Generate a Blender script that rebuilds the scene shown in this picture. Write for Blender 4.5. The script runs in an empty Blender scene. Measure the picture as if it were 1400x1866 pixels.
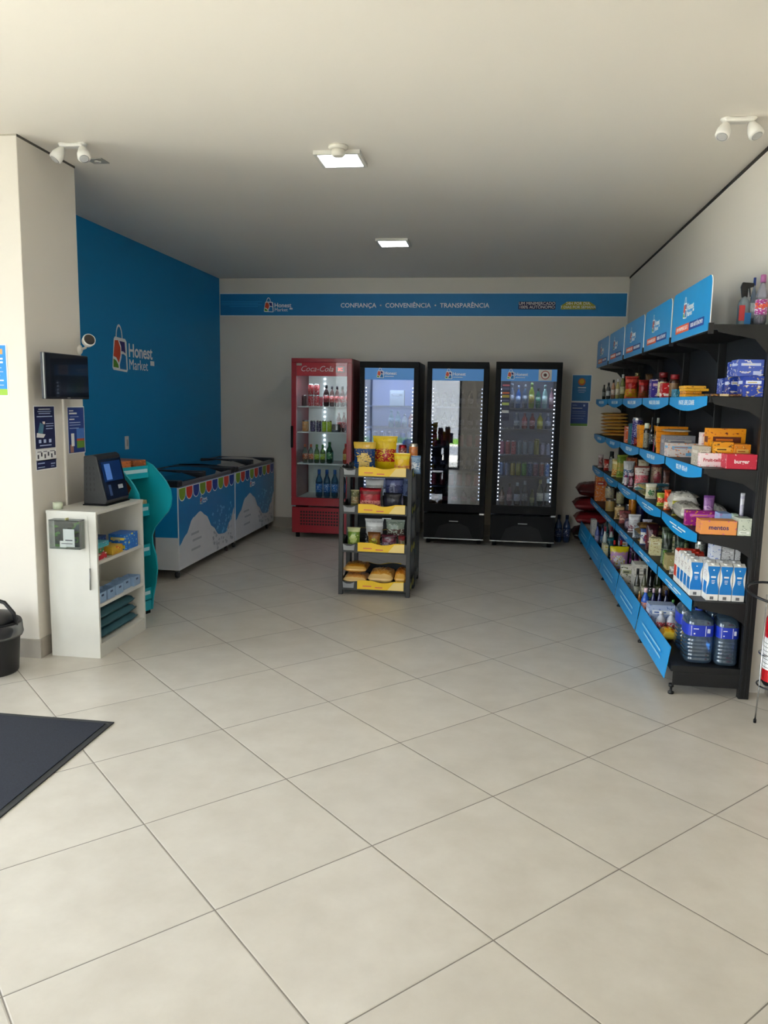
import bpy, bmesh, math, random
from mathutils import Matrix, Vector
random.seed(7)
PI = math.pi
scn = bpy.context.scene
col = scn.collection

# ---------------------------------------------------------------- camera, sky, daylight, exposure
YAW, PITCH, ROLL = math.radians(8.042), math.radians(8.175), math.radians(1.019)
cd = bpy.data.cameras.new('camera'); cam = bpy.data.objects.new('camera', cd); col.objects.link(cam)
fw = Vector((-math.sin(YAW)*math.cos(PITCH), math.cos(YAW)*math.cos(PITCH), -math.sin(PITCH)))
r0 = Vector((math.cos(YAW), math.sin(YAW), 0)); u0 = r0.cross(fw)
rr = r0*math.cos(ROLL) + u0*math.sin(ROLL); uu = -r0*math.sin(ROLL) + u0*math.cos(ROLL)
cam.matrix_world = Matrix(((rr.x, uu.x, -fw.x, 0), (rr.y, uu.y, -fw.y, 0), (rr.z, uu.z, -fw.z, 1.56), (0, 0, 0, 1)))
cd.sensor_fit = 'HORIZONTAL'; cd.sensor_width = 36; cd.lens = 36*1418.1/1400; cd.clip_start = .05
scn.camera = cam
vs = scn.view_settings
vs.view_transform = 'Standard'; vs.look = 'None'; vs.exposure = 1.58; vs.gamma = 1; vs.use_curve_mapping = False
scn.cycles.use_denoising = True
scn.cycles.max_bounces = 9; scn.cycles.diffuse_bounces = 6; scn.cycles.transparent_max_bounces = 24
scn.cycles.sample_clamp_indirect = 6
w = bpy.data.worlds.new('sky'); scn.world = w; w.use_nodes = True
bg = w.node_tree.nodes['Background']; bg.inputs[0].default_value = (.90, .925, 1, 1); bg.inputs[1].default_value = 3.7
sd = bpy.data.lights.new('sun', 'SUN'); sd.energy = 12; sd.angle = .01; sd.color = (1, .96, .90)
sun = bpy.data.objects.new('sun', sd); col.objects.link(sun); sun.rotation_euler = (math.radians(-38), math.radians(12), 0)
def area(name, loc, rot, sx, sy, e, c=(1, 1, 1), portal=False):
    l = bpy.data.lights.new(name, 'AREA'); l.shape = 'RECTANGLE'; l.size = sx; l.size_y = sy; l.energy = e; l.color = c
    o = bpy.data.objects.new(name, l); col.objects.link(o); o.location = loc; o.rotation_euler = rot
    if portal: l.cycles.is_portal = True
    return o
area('portal_shopfront', (-2.4, -1.0, 1.4), (PI/2, 0, 0), 3.1, 2.8, 1, portal=True)
area('portal_side', (-4.0, 1.95, 1.3), (PI/2, 0, -PI/2), 3.7, 2.6, 1, portal=True)

# ---------------------------------------------------------------- materials
def lin(h):
    h = h.lstrip('#'); v = [int(h[i:i+2], 16)/255 for i in (0, 2, 4)]
    return tuple(x/12.92 if x <= .04045 else ((x+.055)/1.055)**2.4 for x in v) + (1,)
MATS = {}
def base(name):
    m = bpy.data.materials.new(name); m.use_nodes = True
    return m, m.node_tree.nodes, m.node_tree.links, m.node_tree.nodes['Principled BSDF']
def mat(h, rough=.5, metal=0, mott=.05, emit=0, coat=0, spec=.5):
    k = (h, rough, metal, mott, emit, coat, spec)
    if k in MATS: return MATS[k]
    m, n, l, b = base('surface_%s_%d' % (h.lower(), len(MATS)))
    c = lin(h); b.inputs['Roughness'].default_value = rough; b.inputs['Metallic'].default_value = metal
    b.inputs['Coat Weight'].default_value = coat; b.inputs['Specular IOR Level'].default_value = spec
    if emit:
        b.inputs['Emission Color'].default_value = c; b.inputs['Emission Strength'].default_value = emit
        b.inputs['Base Color'].default_value = c
    else:
        t = n.new('ShaderNodeTexNoise'); t.inputs['Scale'].default_value = 9; tc = n.new('ShaderNodeTexCoord')
        l.new(tc.outputs['Object'], t.inputs['Vector'])
        mx = n.new('ShaderNodeMix'); mx.data_type = 'RGBA'
        mx.inputs['A'].default_value = tuple(x*(1-mott) for x in c[:3])+(1,); mx.inputs['B'].default_value = tuple(min(1, x*(1+mott)) for x in c[:3])+(1,)
        l.new(t.outputs['Fac'], mx.inputs['Factor']); l.new(mx.outputs['Result'], b.inputs['Base Color'])
    MATS[k] = m; return m
def printed(h1, h2, h3, rough=.4, scale=22, t1=.56, t2=.63):
    """packaging print: patches of two inks over a ground colour"""
    k = ('p', h1, h2, h3, rough, scale, t1)
    if k in MATS: return MATS[k]
    m, n, l, b = base('print_%s_%s' % (h1.lower(), h2.lower()))
    tc = n.new('ShaderNodeTexCoord'); oi = n.new('ShaderNodeObjectInfo')
    ad = n.new('ShaderNodeVectorMath'); ad.operation = 'ADD'
    mu = n.new('ShaderNodeVectorMath'); mu.operation = 'SCALE'; mu.inputs['Scale'].default_value = 40
    cb = n.new('ShaderNodeCombineXYZ'); l.new(oi.outputs['Random'], cb.inputs[0]); l.new(oi.outputs['Random'], cb.inputs[2])
    l.new(cb.outputs[0], mu.inputs[0]); l.new(tc.outputs['Object'], ad.inputs[0]); l.new(mu.outputs[0], ad.inputs[1])
    t = n.new('ShaderNodeTexNoise'); t.inputs['Scale'].default_value = scale*1.5; t.inputs['Detail'].default_value = 1.5
    st = n.new('ShaderNodeVectorMath'); st.operation = 'MULTIPLY'; st.inputs[1].default_value = (1, 1, 1.9)
    l.new(ad.outputs[0], st.inputs[0]); l.new(st.outputs[0], t.inputs['Vector'])
    r = n.new('ShaderNodeValToRGB'); r.color_ramp.interpolation = 'CONSTANT'
    e = r.color_ramp.elements; e[0].color = lin(h1); e[1].position = t1; e[1].color = lin(h2)
    x = e.new(t2); x.color = lin(h3)
    l.new(t.outputs['Fac'], r.inputs['Fac']); l.new(r.outputs['Color'], b.inputs['Base Color'])
    b.inputs['Roughness'].default_value = rough
    MATS[k] = m; return m
def thin(h, name, refl=1.0, haze=0, hazec='FFFFFF', rough=.02):
    """thin glass or clear plastic sheet: see-through with a fresnel reflection and optional haze"""
    k = ('g', h, name, refl, haze)
    if k in MATS: return MATS[k]
    m, n, l, b = base(name); n.remove(b); out = n['Material Output']
    tr = n.new('ShaderNodeBsdfTransparent'); tr.inputs[0].default_value = lin(h)
    gl = n.new('ShaderNodeBsdfGlossy'); gl.inputs['Roughness'].default_value = rough
    fr = n.new('ShaderNodeFresnel'); fr.inputs[0].default_value = 1.5
    mt = n.new('ShaderNodeMath'); mt.operation = 'MULTIPLY'; mt.inputs[1].default_value = refl; mt.use_clamp = True
    l.new(fr.outputs[0], mt.inputs[0]); mx = n.new('ShaderNodeMixShader')
    l.new(mt.outputs[0], mx.inputs[0]); l.new(tr.outputs[0], mx.inputs[1]); l.new(gl.outputs[0], mx.inputs[2])
    last = mx.outputs[0]
    if haze:
        df = n.new('ShaderNodeBsdfDiffuse'); df.inputs[0].default_value = lin(hazec)
        m2 = n.new('ShaderNodeMixShader'); m2.inputs[0].default_value = haze
        l.new(last, m2.inputs[1]); l.new(df.outputs[0], m2.inputs[2]); last = m2.outputs[0]
    l.new(last, out.inputs[0]); MATS[k] = m; return m
def wallmat(h, name, bump=.08, rough=.75):
    m, n, l, b = base(name); c = lin(h)
    tc = n.new('ShaderNodeTexCoord'); t = n.new('ShaderNodeTexNoise'); t.inputs['Scale'].default_value = 1.2; t.inputs['Detail'].default_value = 5
    l.new(tc.outputs['Object'], t.inputs['Vector'])
    mx = n.new('ShaderNodeMix'); mx.data_type = 'RGBA'; mx.inputs['A'].default_value = tuple(x*.97 for x in c[:3])+(1,); mx.inputs['B'].default_value = c
    l.new(t.outputs['Fac'], mx.inputs['Factor']); l.new(mx.outputs['Result'], b.inputs['Base Color'])
    t2 = n.new('ShaderNodeTexNoise'); t2.inputs['Scale'].default_value = 90; l.new(tc.outputs['Object'], t2.inputs['Vector'])
    bp = n.new('ShaderNodeBump'); bp.inputs['Strength'].default_value = bump; bp.inputs['Distance'].default_value = .003
    l.new(t2.outputs['Fac'], bp.inputs['Height']); l.new(bp.outputs[0], b.inputs['Normal']); b.inputs['Roughness'].default_value = rough
    return m
def floormat():
    m, n, l, b = base('porcelain_tiles')
    tc = n.new('ShaderNodeTexCoord')
    def vm(op, a, v=None):
        x = n.new('ShaderNodeVectorMath'); x.operation = op; l.new(a, x.inputs[0])
        if v is not None: x.inputs[1].default_value = v
        return x
    def ma(op, a, v=None, c=None):
        x = n.new('ShaderNodeMath'); x.operation = op; l.new(a, x.inputs[0])
        if v is not None:
            if hasattr(v, 'links'): l.new(v, x.inputs[1])
            else: x.inputs[1].default_value = v
        return x.outputs[0]
    p = vm('SUBTRACT', tc.outputs['Object'], (-.7996, 2.1007, 0)).outputs[0]
    th = math.radians(45.37); c, s = math.cos(th)/.6, math.sin(th)/.6
    u = vm('DOT_PRODUCT', p, (c, s, 0)).outputs['Value']; v = vm('DOT_PRODUCT', p, (s, -c, 0)).outputs['Value']
    def edge(a):
        f = ma('FRACT', a); g = ma('SUBTRACT', f, .5); g = ma('ABSOLUTE', g); return ma('SUBTRACT', g, .5 - .0034)
    gr = ma('MAXIMUM', edge(u), edge(v)); g = ma('GREATER_THAN', gr, 0.0)
    cb = n.new('ShaderNodeCombineXYZ'); l.new(ma('FLOOR', u), cb.inputs[0]); l.new(ma('FLOOR', v), cb.inputs[1])
    wn = n.new('ShaderNodeTexWhiteNoise'); l.new(cb.outputs[0], wn.inputs['Vector'])
    ns = n.new('ShaderNodeTexNoise'); ns.inputs['Scale'].default_value = 5.5; ns.inputs['Detail'].default_value = 8; ns.inputs['Roughness'].default_value = .62
    ad = n.new('ShaderNodeVectorMath'); ad.operation = 'ADD'; l.new(tc.outputs['Object'], ad.inputs[0])
    sc = n.new('ShaderNodeVectorMath'); sc.operation = 'SCALE'; sc.inputs['Scale'].default_value = 17; l.new(wn.outputs['Color'], sc.inputs[0])
    l.new(sc.outputs[0], ad.inputs[1]); l.new(ad.outputs[0], ns.inputs['Vector'])
    rp = n.new('ShaderNodeValToRGB'); rp.color_ramp.elements[0].position = .3; rp.color_ramp.elements[0].color = lin('BFB8AC')
    rp.color_ramp.elements[1].position = .72; rp.color_ramp.elements[1].color = lin('CCC6BB'); l.new(ns.outputs['Fac'], rp.inputs['Fac'])
    hs = n.new('ShaderNodeHueSaturation'); hs.inputs['Value'].default_value = 1
    vv = ma('MULTIPLY', wn.outputs['Value'], .05); vv = ma('ADD', vv, .975); l.new(vv, hs.inputs['Value']); l.new(rp.outputs['Color'], hs.inputs['Color'])
    mx = n.new('ShaderNodeMix'); mx.data_type = 'RGBA'; l.new(g, mx.inputs['Factor']); l.new(hs.outputs['Color'], mx.inputs['A']); mx.inputs['B'].default_value = lin('7A736A')
    l.new(mx.outputs['Result'], b.inputs['Base Color'])
    rf = ma('MULTIPLY', g, .4); rf = ma('ADD', rf, .30); l.new(rf, b.inputs['Roughness'])
    b.inputs['Specular IOR Level'].default_value = .45
    bp = n.new('ShaderNodeBump'); bp.inputs['Strength'].default_value = .5; bp.inputs['Distance'].default_value = .002; bp.invert = True
    sm = n.new('ShaderNodeMapRange'); sm.inputs['From Min'].default_value = -.006; sm.inputs['From Max'].default_value = .001; l.new(gr, sm.inputs['Value'])
    l.new(sm.outputs[0], bp.inputs['Height']); l.new(bp.outputs[0], b.inputs['Normal'])
    return m

# ---------------------------------------------------------------- mesh helper
class MB:
    def __init__(s): s.v = []; s.f = []; s.mi = []; s.mats = []; s.sm = []
    def m(s, mt):
        if mt not in s.mats: s.mats.append(mt)
        return s.mats.index(mt)
    def face(s, idx, mt, smooth=False): s.f.append(tuple(idx)); s.mi.append(s.m(mt)); s.sm.append(smooth)
    def quad(s, pts, mt):
        b = len(s.v); s.v += [tuple(p) for p in pts]; s.face(range(b, b+len(pts)), mt)
    def box(s, x0, x1, y0, y1, z0, z1, mt, my=None, mx=None, mz=None):
        b = len(s.v)
        s.v += [(x, y, z) for z in (z0, z1) for y in (y0, y1) for x in (x0, x1)]
        for q, k in (((0, 2, 3, 1), mz), ((4, 5, 7, 6), mz), ((0, 1, 5, 4), my), ((2, 6, 7, 3), my), ((0, 4, 6, 2), mx), ((1, 3, 7, 5), mx)):
            s.face([b+i for i in q], k or mt)
        return s
    def prism(s, poly, axis, a0, a1, mt, side=None):
        """poly: 2d points in the plane normal to axis ('x': y,z  'y': x,z  'z': x,y)"""
        b = len(s.v); k = len(poly)
        def P(p, a): return {'x': (a, p[0], p[1]), 'y': (p[0], a, p[1]), 'z': (p[0], p[1], a)}[axis]
        s.v += [P(p, a0) for p in poly] + [P(p, a1) for p in poly]
        s.face([b+i for i in range(k)], mt); s.face([b+k+i for i in reversed(range(k))], mt)
        for i in range(k): j = (i+1) % k; s.face([b+i, b+k+i, b+k+j, b+j], side or mt)
        return s
    def lathe(s, prof, mt, cx=0, cy=0, n=20, sx=1, sy=1, axis='z', sq=0):
        """prof: (r, z[, material])"""
        b = len(s.v)
        for p in prof:
            for i in range(n):
                a = 2*PI*(i+.5)/n; ca, sa = math.cos(a), math.sin(a)
                if sq:
                    e = 1/ (abs(ca)**sq + abs(sa)**sq)**(1/sq); ca *= e; sa *= e
                x, y, z = cx+p[0]*ca*sx, cy+p[0]*sa*sy, p[1]
                s.v.append((x, y, z) if axis == 'z' else ((x, z, y) if axis == 'y' else (z, x, y)))
        for j in range(len(prof)-1):
            mm = prof[j+1][2] if len(prof[j+1]) > 2 else mt
            for i in range(n):
                k = (i+1) % n; s.face([b+j*n+i, b+j*n+k, b+(j+1)*n+k, b+(j+1)*n+i], mm, True)
        s.face([b+i for i in reversed(range(n))], prof[0][2] if len(prof[0]) > 2 else mt)
        e = b+(len(prof)-1)*n; s.face([e+i for i in range(n)], prof[-1][2] if len(prof[-1]) > 2 else mt)
        return s
    def tube(s, pts, r, mt, n=8):
        pts = [Vector(p) for p in pts]; b = len(s.v); up = None
        for i, p in enumerate(pts):
            t = (pts[min(i+1, len(pts)-1)] - pts[max(i-1, 0)]).normalized()
            if up is None: up = t.orthogonal().normalized()
            up = (up - t*up.dot(t)).normalized(); q = t.cross(up)
            for k in range(n): a = 2*PI*k/n; s.v.append(tuple(p + (up*math.cos(a) + q*math.sin(a))*r))
        for i in range(len(pts)-1):
            for k in range(n): j = (k+1) % n; s.face([b+i*n+k, b+i*n+j, b+(i+1)*n+j, b+(i+1)*n+k], mt, True)
        s.face([b+k for k in reversed(range(n))], mt); e = b+(len(pts)-1)*n; s.face([e+k for k in range(n)], mt)
        return s
    def pillow(s, w, d, h, f, nu=12, nv=14, lying=False, seed=0, crimp=.05, full=None):
        """a filled bag: w wide, d thick, h tall, material picked by f(u, v, side); lying swaps thickness and height"""
        rnd = random.Random(seed); b = len(s.v)
        wr = [[rnd.uniform(-1, 1) for _ in range(nu+1)] for _ in range(nv+1)]
        for side in (-1, 1):
            for j in range(nv+1):
                v = j/nv
                for i in range(nu+1):
                    u = i/nu
                    fl = full or (.2 if lying else .42)
                    t = (max(0, math.sin(PI*u))**fl)*(max(0, math.sin(PI*min(1, max(0, (v-crimp)/(1-2*crimp)))))**fl)
                    t = t*(1+.16*wr[j][i]*math.sin(PI*u)) if 0 < i < nu else 0
                    x = (u-.5)*w*(1-(.03 if lying else .10)*math.sin(PI*v)+.02*wr[j][0]); zz = v*h*(1+.012*wr[j][i] if 0 < j < nv else 1)
                    y = side*min(1, t*.9)*d/2*.98
                    s.v.append((x, y, zz) if not lying else (x, v*h, d/2 + y*1.0))
        N = (nu+1)*(nv+1)
        for k, side in enumerate((-1, 1)):
            for j in range(nv):
                for i in range(nu):
                    a = b+k*N+j*(nu+1)+i; q = [a, a+1, a+nu+2, a+nu+1]
                    s.face(q if k == 0 else q[::-1], f((i+.5)/nu, (j+.5)/nv, side), True)
        for i in range(nu):
            for j in (0, nv): a = b+j*(nu+1)+i; s.face([a, a+N, a+N+1, a+1] if j == 0 else [a, a+1, a+N+1, a+N], f(.5, j/nv, -1))
        for j in range(nv):
            for i in (0, nu): a = b+j*(nu+1)+i; s.face([a, a+nu+1, a+nu+1+N, a+N] if i == 0 else [a, a+N, a+N+nu+1, a+nu+1], f(i/nu, .5, -1))
        return s
    def build(s, name, parent=None, loc=(0, 0, 0), rz=0, bevel=0, seg=2):
        me = bpy.data.meshes.new(name); me.from_pydata(s.v, [], s.f)
        for mt in s.mats: me.materials.append(mt)
        for p, k, q in zip(me.polygons, s.mi, s.sm): p.material_index = k; p.use_smooth = q
        me.update()
        bm = bmesh.new(); bm.from_mesh(me); bmesh.ops.recalc_face_normals(bm, faces=bm.faces); bm.to_mesh(me); bm.free()
        o = bpy.data.objects.new(name, me); col.objects.link(o); o.location = loc; o.rotation_euler = (0, 0, rz)
        if parent: o.parent = parent
        if bevel:
            md = o.modifiers.new('bevel', 'BEVEL'); md.width = bevel; md.segments = seg; md.limit_method = 'ANGLE'; md.angle_limit = .7
        return o
def tag(o, label=None, cat=None, group=None, kind=None):
    for k, v in (('label', label), ('category', cat), ('group', group), ('kind', kind)):
        if v: o[k] = v
    return o
def thing(name, label, cat, loc=(0, 0, 0), rz=0, group=None):
    o = bpy.data.objects.new(name, None); col.objects.link(o); o.empty_display_size = .05
    o.location = loc; o.rotation_euler = (0, 0, rz); return tag(o, label, cat, group)
def copy_tree(o, parent=None):
    c = o.copy(); col.objects.link(c)
    if parent: c.parent = parent
    for ch in list(o.children): copy_tree(ch, c)
    return c
def struct(name, mb, **k): return tag(mb.build(name, **k), kind='structure')
def text(s, size, M4, mt, parent, name='lettering', align='CENTER', ext=.0004, sx=1, shear=0, bold=0):
    """raised lettering: M4 maps the text plane (x right, y up, z out) into the parent's space"""
    cu = bpy.data.curves.new('t', 'FONT'); cu.body = s; cu.size = size; cu.align_x = align; cu.align_y = 'CENTER'
    cu.extrude = ext; cu.shear = shear; cu.offset = bold; cu.resolution_u = 3
    to = bpy.data.objects.new('t', cu); col.objects.link(to)
    bpy.context.view_layer.update()
    me = bpy.data.meshes.new_from_object(to.evaluated_get(bpy.context.evaluated_depsgraph_get()))
    bpy.data.objects.remove(to); bpy.data.curves.remove(cu)
    me.transform(M4 @ Matrix.Diagonal((sx, 1, 1, 1))); me.materials.clear(); me.materials.append(mt)
    o = bpy.data.objects.new(name, me); col.objects.link(o)
    if parent: o.parent = parent
    return o
def plane(o, xd, yd):
    """matrix: origin o, text-right xd, text-up yd"""
    x = Vector(xd).normalized(); y = Vector(yd).normalized(); z = x.cross(y)
    return Matrix(((x.x, y.x, z.x, o[0]), (x.y, y.y, z.y, o[1]), (x.z, y.z, z.z, o[2]), (0, 0, 0, 1)))
def flat_shapes(name, shapes, M4, parent, th=.0006):
    """flat printed shapes: list of (points, material, level)"""
    mb = MB()
    for pts, mt, lv in shapes: mb.prism(pts, 'z', .0001, th*(lv+1), mt)
    o = mb.build(name, parent); o.data.transform(M4); return o
def arc(cx, cy, r, a0, a1, n=12, ry=None): return [(cx+r*math.cos(math.radians(a0+(a1-a0)*i/n)), cy+(ry or r)*math.sin(math.radians(a0+(a1-a0)*i/n))) for i in range(n+1)]
def rrect(x0, x1, y0, y1, r, n=4): return arc(x1-r, y1-r, r, 0, 90, n)+arc(x0+r, y1-r, r, 90, 180, n)+arc(x0+r, y0+r, r, 180, 270, n)+arc(x1-r, y0+r, r, 270, 360, n)

BLUE, WHITE, NAVY = mat('1595D3', .45), mat('EEF0F0', .5), mat('1D2452', .5)
BLACK, BLACKG = mat('0C0C0E', .6, spec=.25), mat('0A0A0C', .3)
LW = mat('F4F4F4', .5)
def logo(M4, h, parent, words=True, white=LW, second=True):
    """shopping-bag emblem with four coloured patches, h = height of the bag, and the two words beside it"""
    s = h
    body = [(-.30*s, -.02*s), (.33*s, -.05*s), (.37*s, 0), (.34*s, .62*s), (.28*s, .68*s), (-.20*s, .70*s), (-.25*s, .65*s), (-.35*s, .03*s)]
    O = mat('D9502E', .5); P = mat('2B2478', .5); G = mat('5E9E2C', .5); B = mat('0F7FC4', .5)
    sh = [(body, white, 0),
          ([(-.29*s, .28*s), (-.21*s, .62*s), (-.06*s, .63*s), (.04*s, .48*s), (.04*s, .32*s), (-.05*s, .14*s), (-.16*s, .25*s)], O, 1),
          ([(0, .62*s), (.25*s, .61*s), (.28*s, .36*s), (.17*s, .40*s), (.08*s, .40*s), (.08*s, .5*s)], P, 1),
          ([(-.30*s, .04*s), (-.29*s, .22*s), (-.18*s, .19*s), (-.08*s, .1*s), (-.06*s, .03*s)], G, 1),
          ([(0, .01*s), (.31*s, 0), (.29*s, .3*s), (.2*s, .34*s), (.09*s, .34*s), (.08*s, .26*s), (-.01*s, .1*s)], B, 1)]
    o1 = arc(0, .66*s, .16*s, 0, 180, 12, .32*s); i1 = arc(0, .66*s, .12*s, 180, 0, 12, .27*s)
    sh.append((o1+i1, white, 0))
    e = flat_shapes('bag_emblem', sh, M4, parent)
    if words:
        T = M4 @ Matrix.Translation((.42*s, .43*s, .0002)); text('Honest', .42*s, T, white, parent, align='LEFT', bold=.008*s)
        if second:
            T = M4 @ Matrix.Translation((.43*s, .12*s, .0002)); text('Market', .34*s, T, white, parent, align='LEFT')
            T = M4 @ Matrix.Translation((1.55*s, .2*s, .0002)); flat_shapes('small_tag', [([(-.0*s, -.05*s), (.22*s, -.05*s), (.22*s, .06*s), (0, .06*s)], white, 0)], T, parent)
    return e
def bars(rows, M4, parent, mt, name='printed_lines', th=.0006):
    """lines of print too small to read: (x0, x1, y, height)"""
    return flat_shapes(name, [([(a, y-h/2), (b, y-h/2), (b, y+h/2), (a, y+h/2)], mt, 0) for a, b, y, h in rows], M4, parent, th)

# ---------------------------------------------------------------- the room
H, XR, XL, YB, XP, YP, YQ = 2.958, 1.406, -3.328, 9.182, -2.644, 4.147, 4.742
W_WALL = wallmat('E0DAD0', 'painted_plaster'); W_BLUE = wallmat('0088C6', 'blue_paint', .05, .6); W_CEIL = wallmat('ECE6DC', 'ceiling_paint', .03, .85)
struct('floor', MB().box(-4.4, 2.2, -1.3, YB+.3, -.12, 0, floormat()))
struct('ceiling', MB().box(-4.4, 2.2, -1.3, YB+.3, H, H+.2, W_CEIL))
struct('wall_back', MB().box(XL-.2, XR+.2, YB, YB+.2, 0, H, W_WALL))
struct('wall_left', MB().box(XL-.2, XL, YQ, YB, 0, H, W_BLUE))
struct('wall_pillar', MB().box(-4.2, XP, YP, YQ, 0, H, W_WALL), bevel=.004)
struct('wall_right', MB().box(XR, XR+.2, 4.36, YB, 0, H, W_WALL))
struct('wall_right_front', MB().box(1.53, 1.73, -1.1, 4.36, 0, H, W_WALL))
struct('wall_front', MB().box(-.8, 1.73, -1.25, -1.05, 0, H, W_WALL).box(-4.2, -.8, -1.25, -1.05, 2.75, H, W_WALL).box(-4.2, -3.95, -1.25, -1.05, 0, 2.75, W_WALL))
struct('wall_side', MB().box(-4.2, -4.0, -1.05, .1, 0, H, W_WALL).box(-4.2, -4.0, 3.8, YP, 0, H, W_WALL).box(-4.2, -4.0, .1, 3.8, 2.6, H, W_WALL))
GLZ = thin('F4F8F8', 'window_glass', .9)
FRM = mat('3A3C3E', .4, .6)
def window(name, x0, x1, y0, y1, z0, z1, posts, along):
    mb = MB(); t = .05
    if along == 'x':
        ym = (y0+y1)/2
        for p in posts: mb.box(p-t/2, p+t/2, y0, y1, z0, z1, FRM)
        mb.box(x0, x1, y0, y1, z0, z0+t, FRM).box(x0, x1, y0, y1, z1-t, z1, FRM)
        mb.box(x0, x1, ym-.004, ym+.004, z0+t, z1-t, GLZ)
    else:
        xm = (x0+x1)/2
        for p in posts: mb.box(x0, x1, p-t/2, p+t/2, z0, z1, FRM)
        mb.box(x0, x1, y0, y1, z0, z0+t, FRM).box(x0, x1, y0, y1, z1-t, z1, FRM)
        mb.box(xm-.004, xm+.004, y0, y1, z0+t, z1-t, GLZ)
    return struct(name, mb)
window('window_1', -3.95, -.8, -1.2, -1.12, 0, 2.75, (-3.92, -2.9, -1.85, -.83), 'x')
window('door_1', -4.14, -4.06, .1, 3.8, 0, 2.6, (.13, 2.1, 3.77), 'y')
SKT = mat('A8A196', .35)
struct('baseboard_back', MB().box(XL+.013, XR-.013, YB-.013, YB, 0, .12, SKT))
struct('baseboard_left', MB().box(XL, XL+.013, YQ, YB, 0, .12, SKT))
struct('baseboard_pillar', MB().box(-3.99, XP+.013, YP-.013, YP-.0005, 0, .115, SKT).box(XP+.0005, XP+.013, YP+.002, YQ-.002, 0, .115, SKT), bevel=.002)
struct('baseboard_right', MB().box(XR-.013, XR, 4.37, YB-.013, 0, .12, SKT))
struct('baseboard_right_front', MB().box(1.517, 1.53, -1.05, 4.36, 0, .12, SKT))
struct('painted_shadow_gap', MB().box(XR-.006, XR, 4.36, YB, H-.02, H, mat('2A2724', .8)).box(XR, 1.53, 4.354, 4.36, H-.02, H, mat('2A2724', .8)))  # dark strip coloured in as the shade of the ceiling's shadow gap
struct('trim_2', MB().box(XP-.25, XP+.002, YP-.004, YP, H-.008, H, mat('B0AA9C', .8)).box(XP, XP+.004, YP, YQ, H-.012, H, mat('5A564E', .8)))
# the street beyond the glass
struct('ground_outside', MB().box(-30, 30, -16, -1.3, -.2, -.04, mat('D6CEC0', .8)).box(-30, -4.4, -1.3, 12, -.2, -.04, mat('D6CEC0', .8)))
struct('ground_asphalt', MB().box(-30, 30, -11, -6.5, -.04, -.03, mat('77777A', .9)))
struct('ground_grass', MB().box(-30, 30, -13.5, -12.5, -.04, .12, mat('5E8A2C', .9)))
struct('wall_opposite', MB().box(-30, 30, -15, -14.6, -.2, 4.2, mat('8E8E92', .9)))

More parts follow.
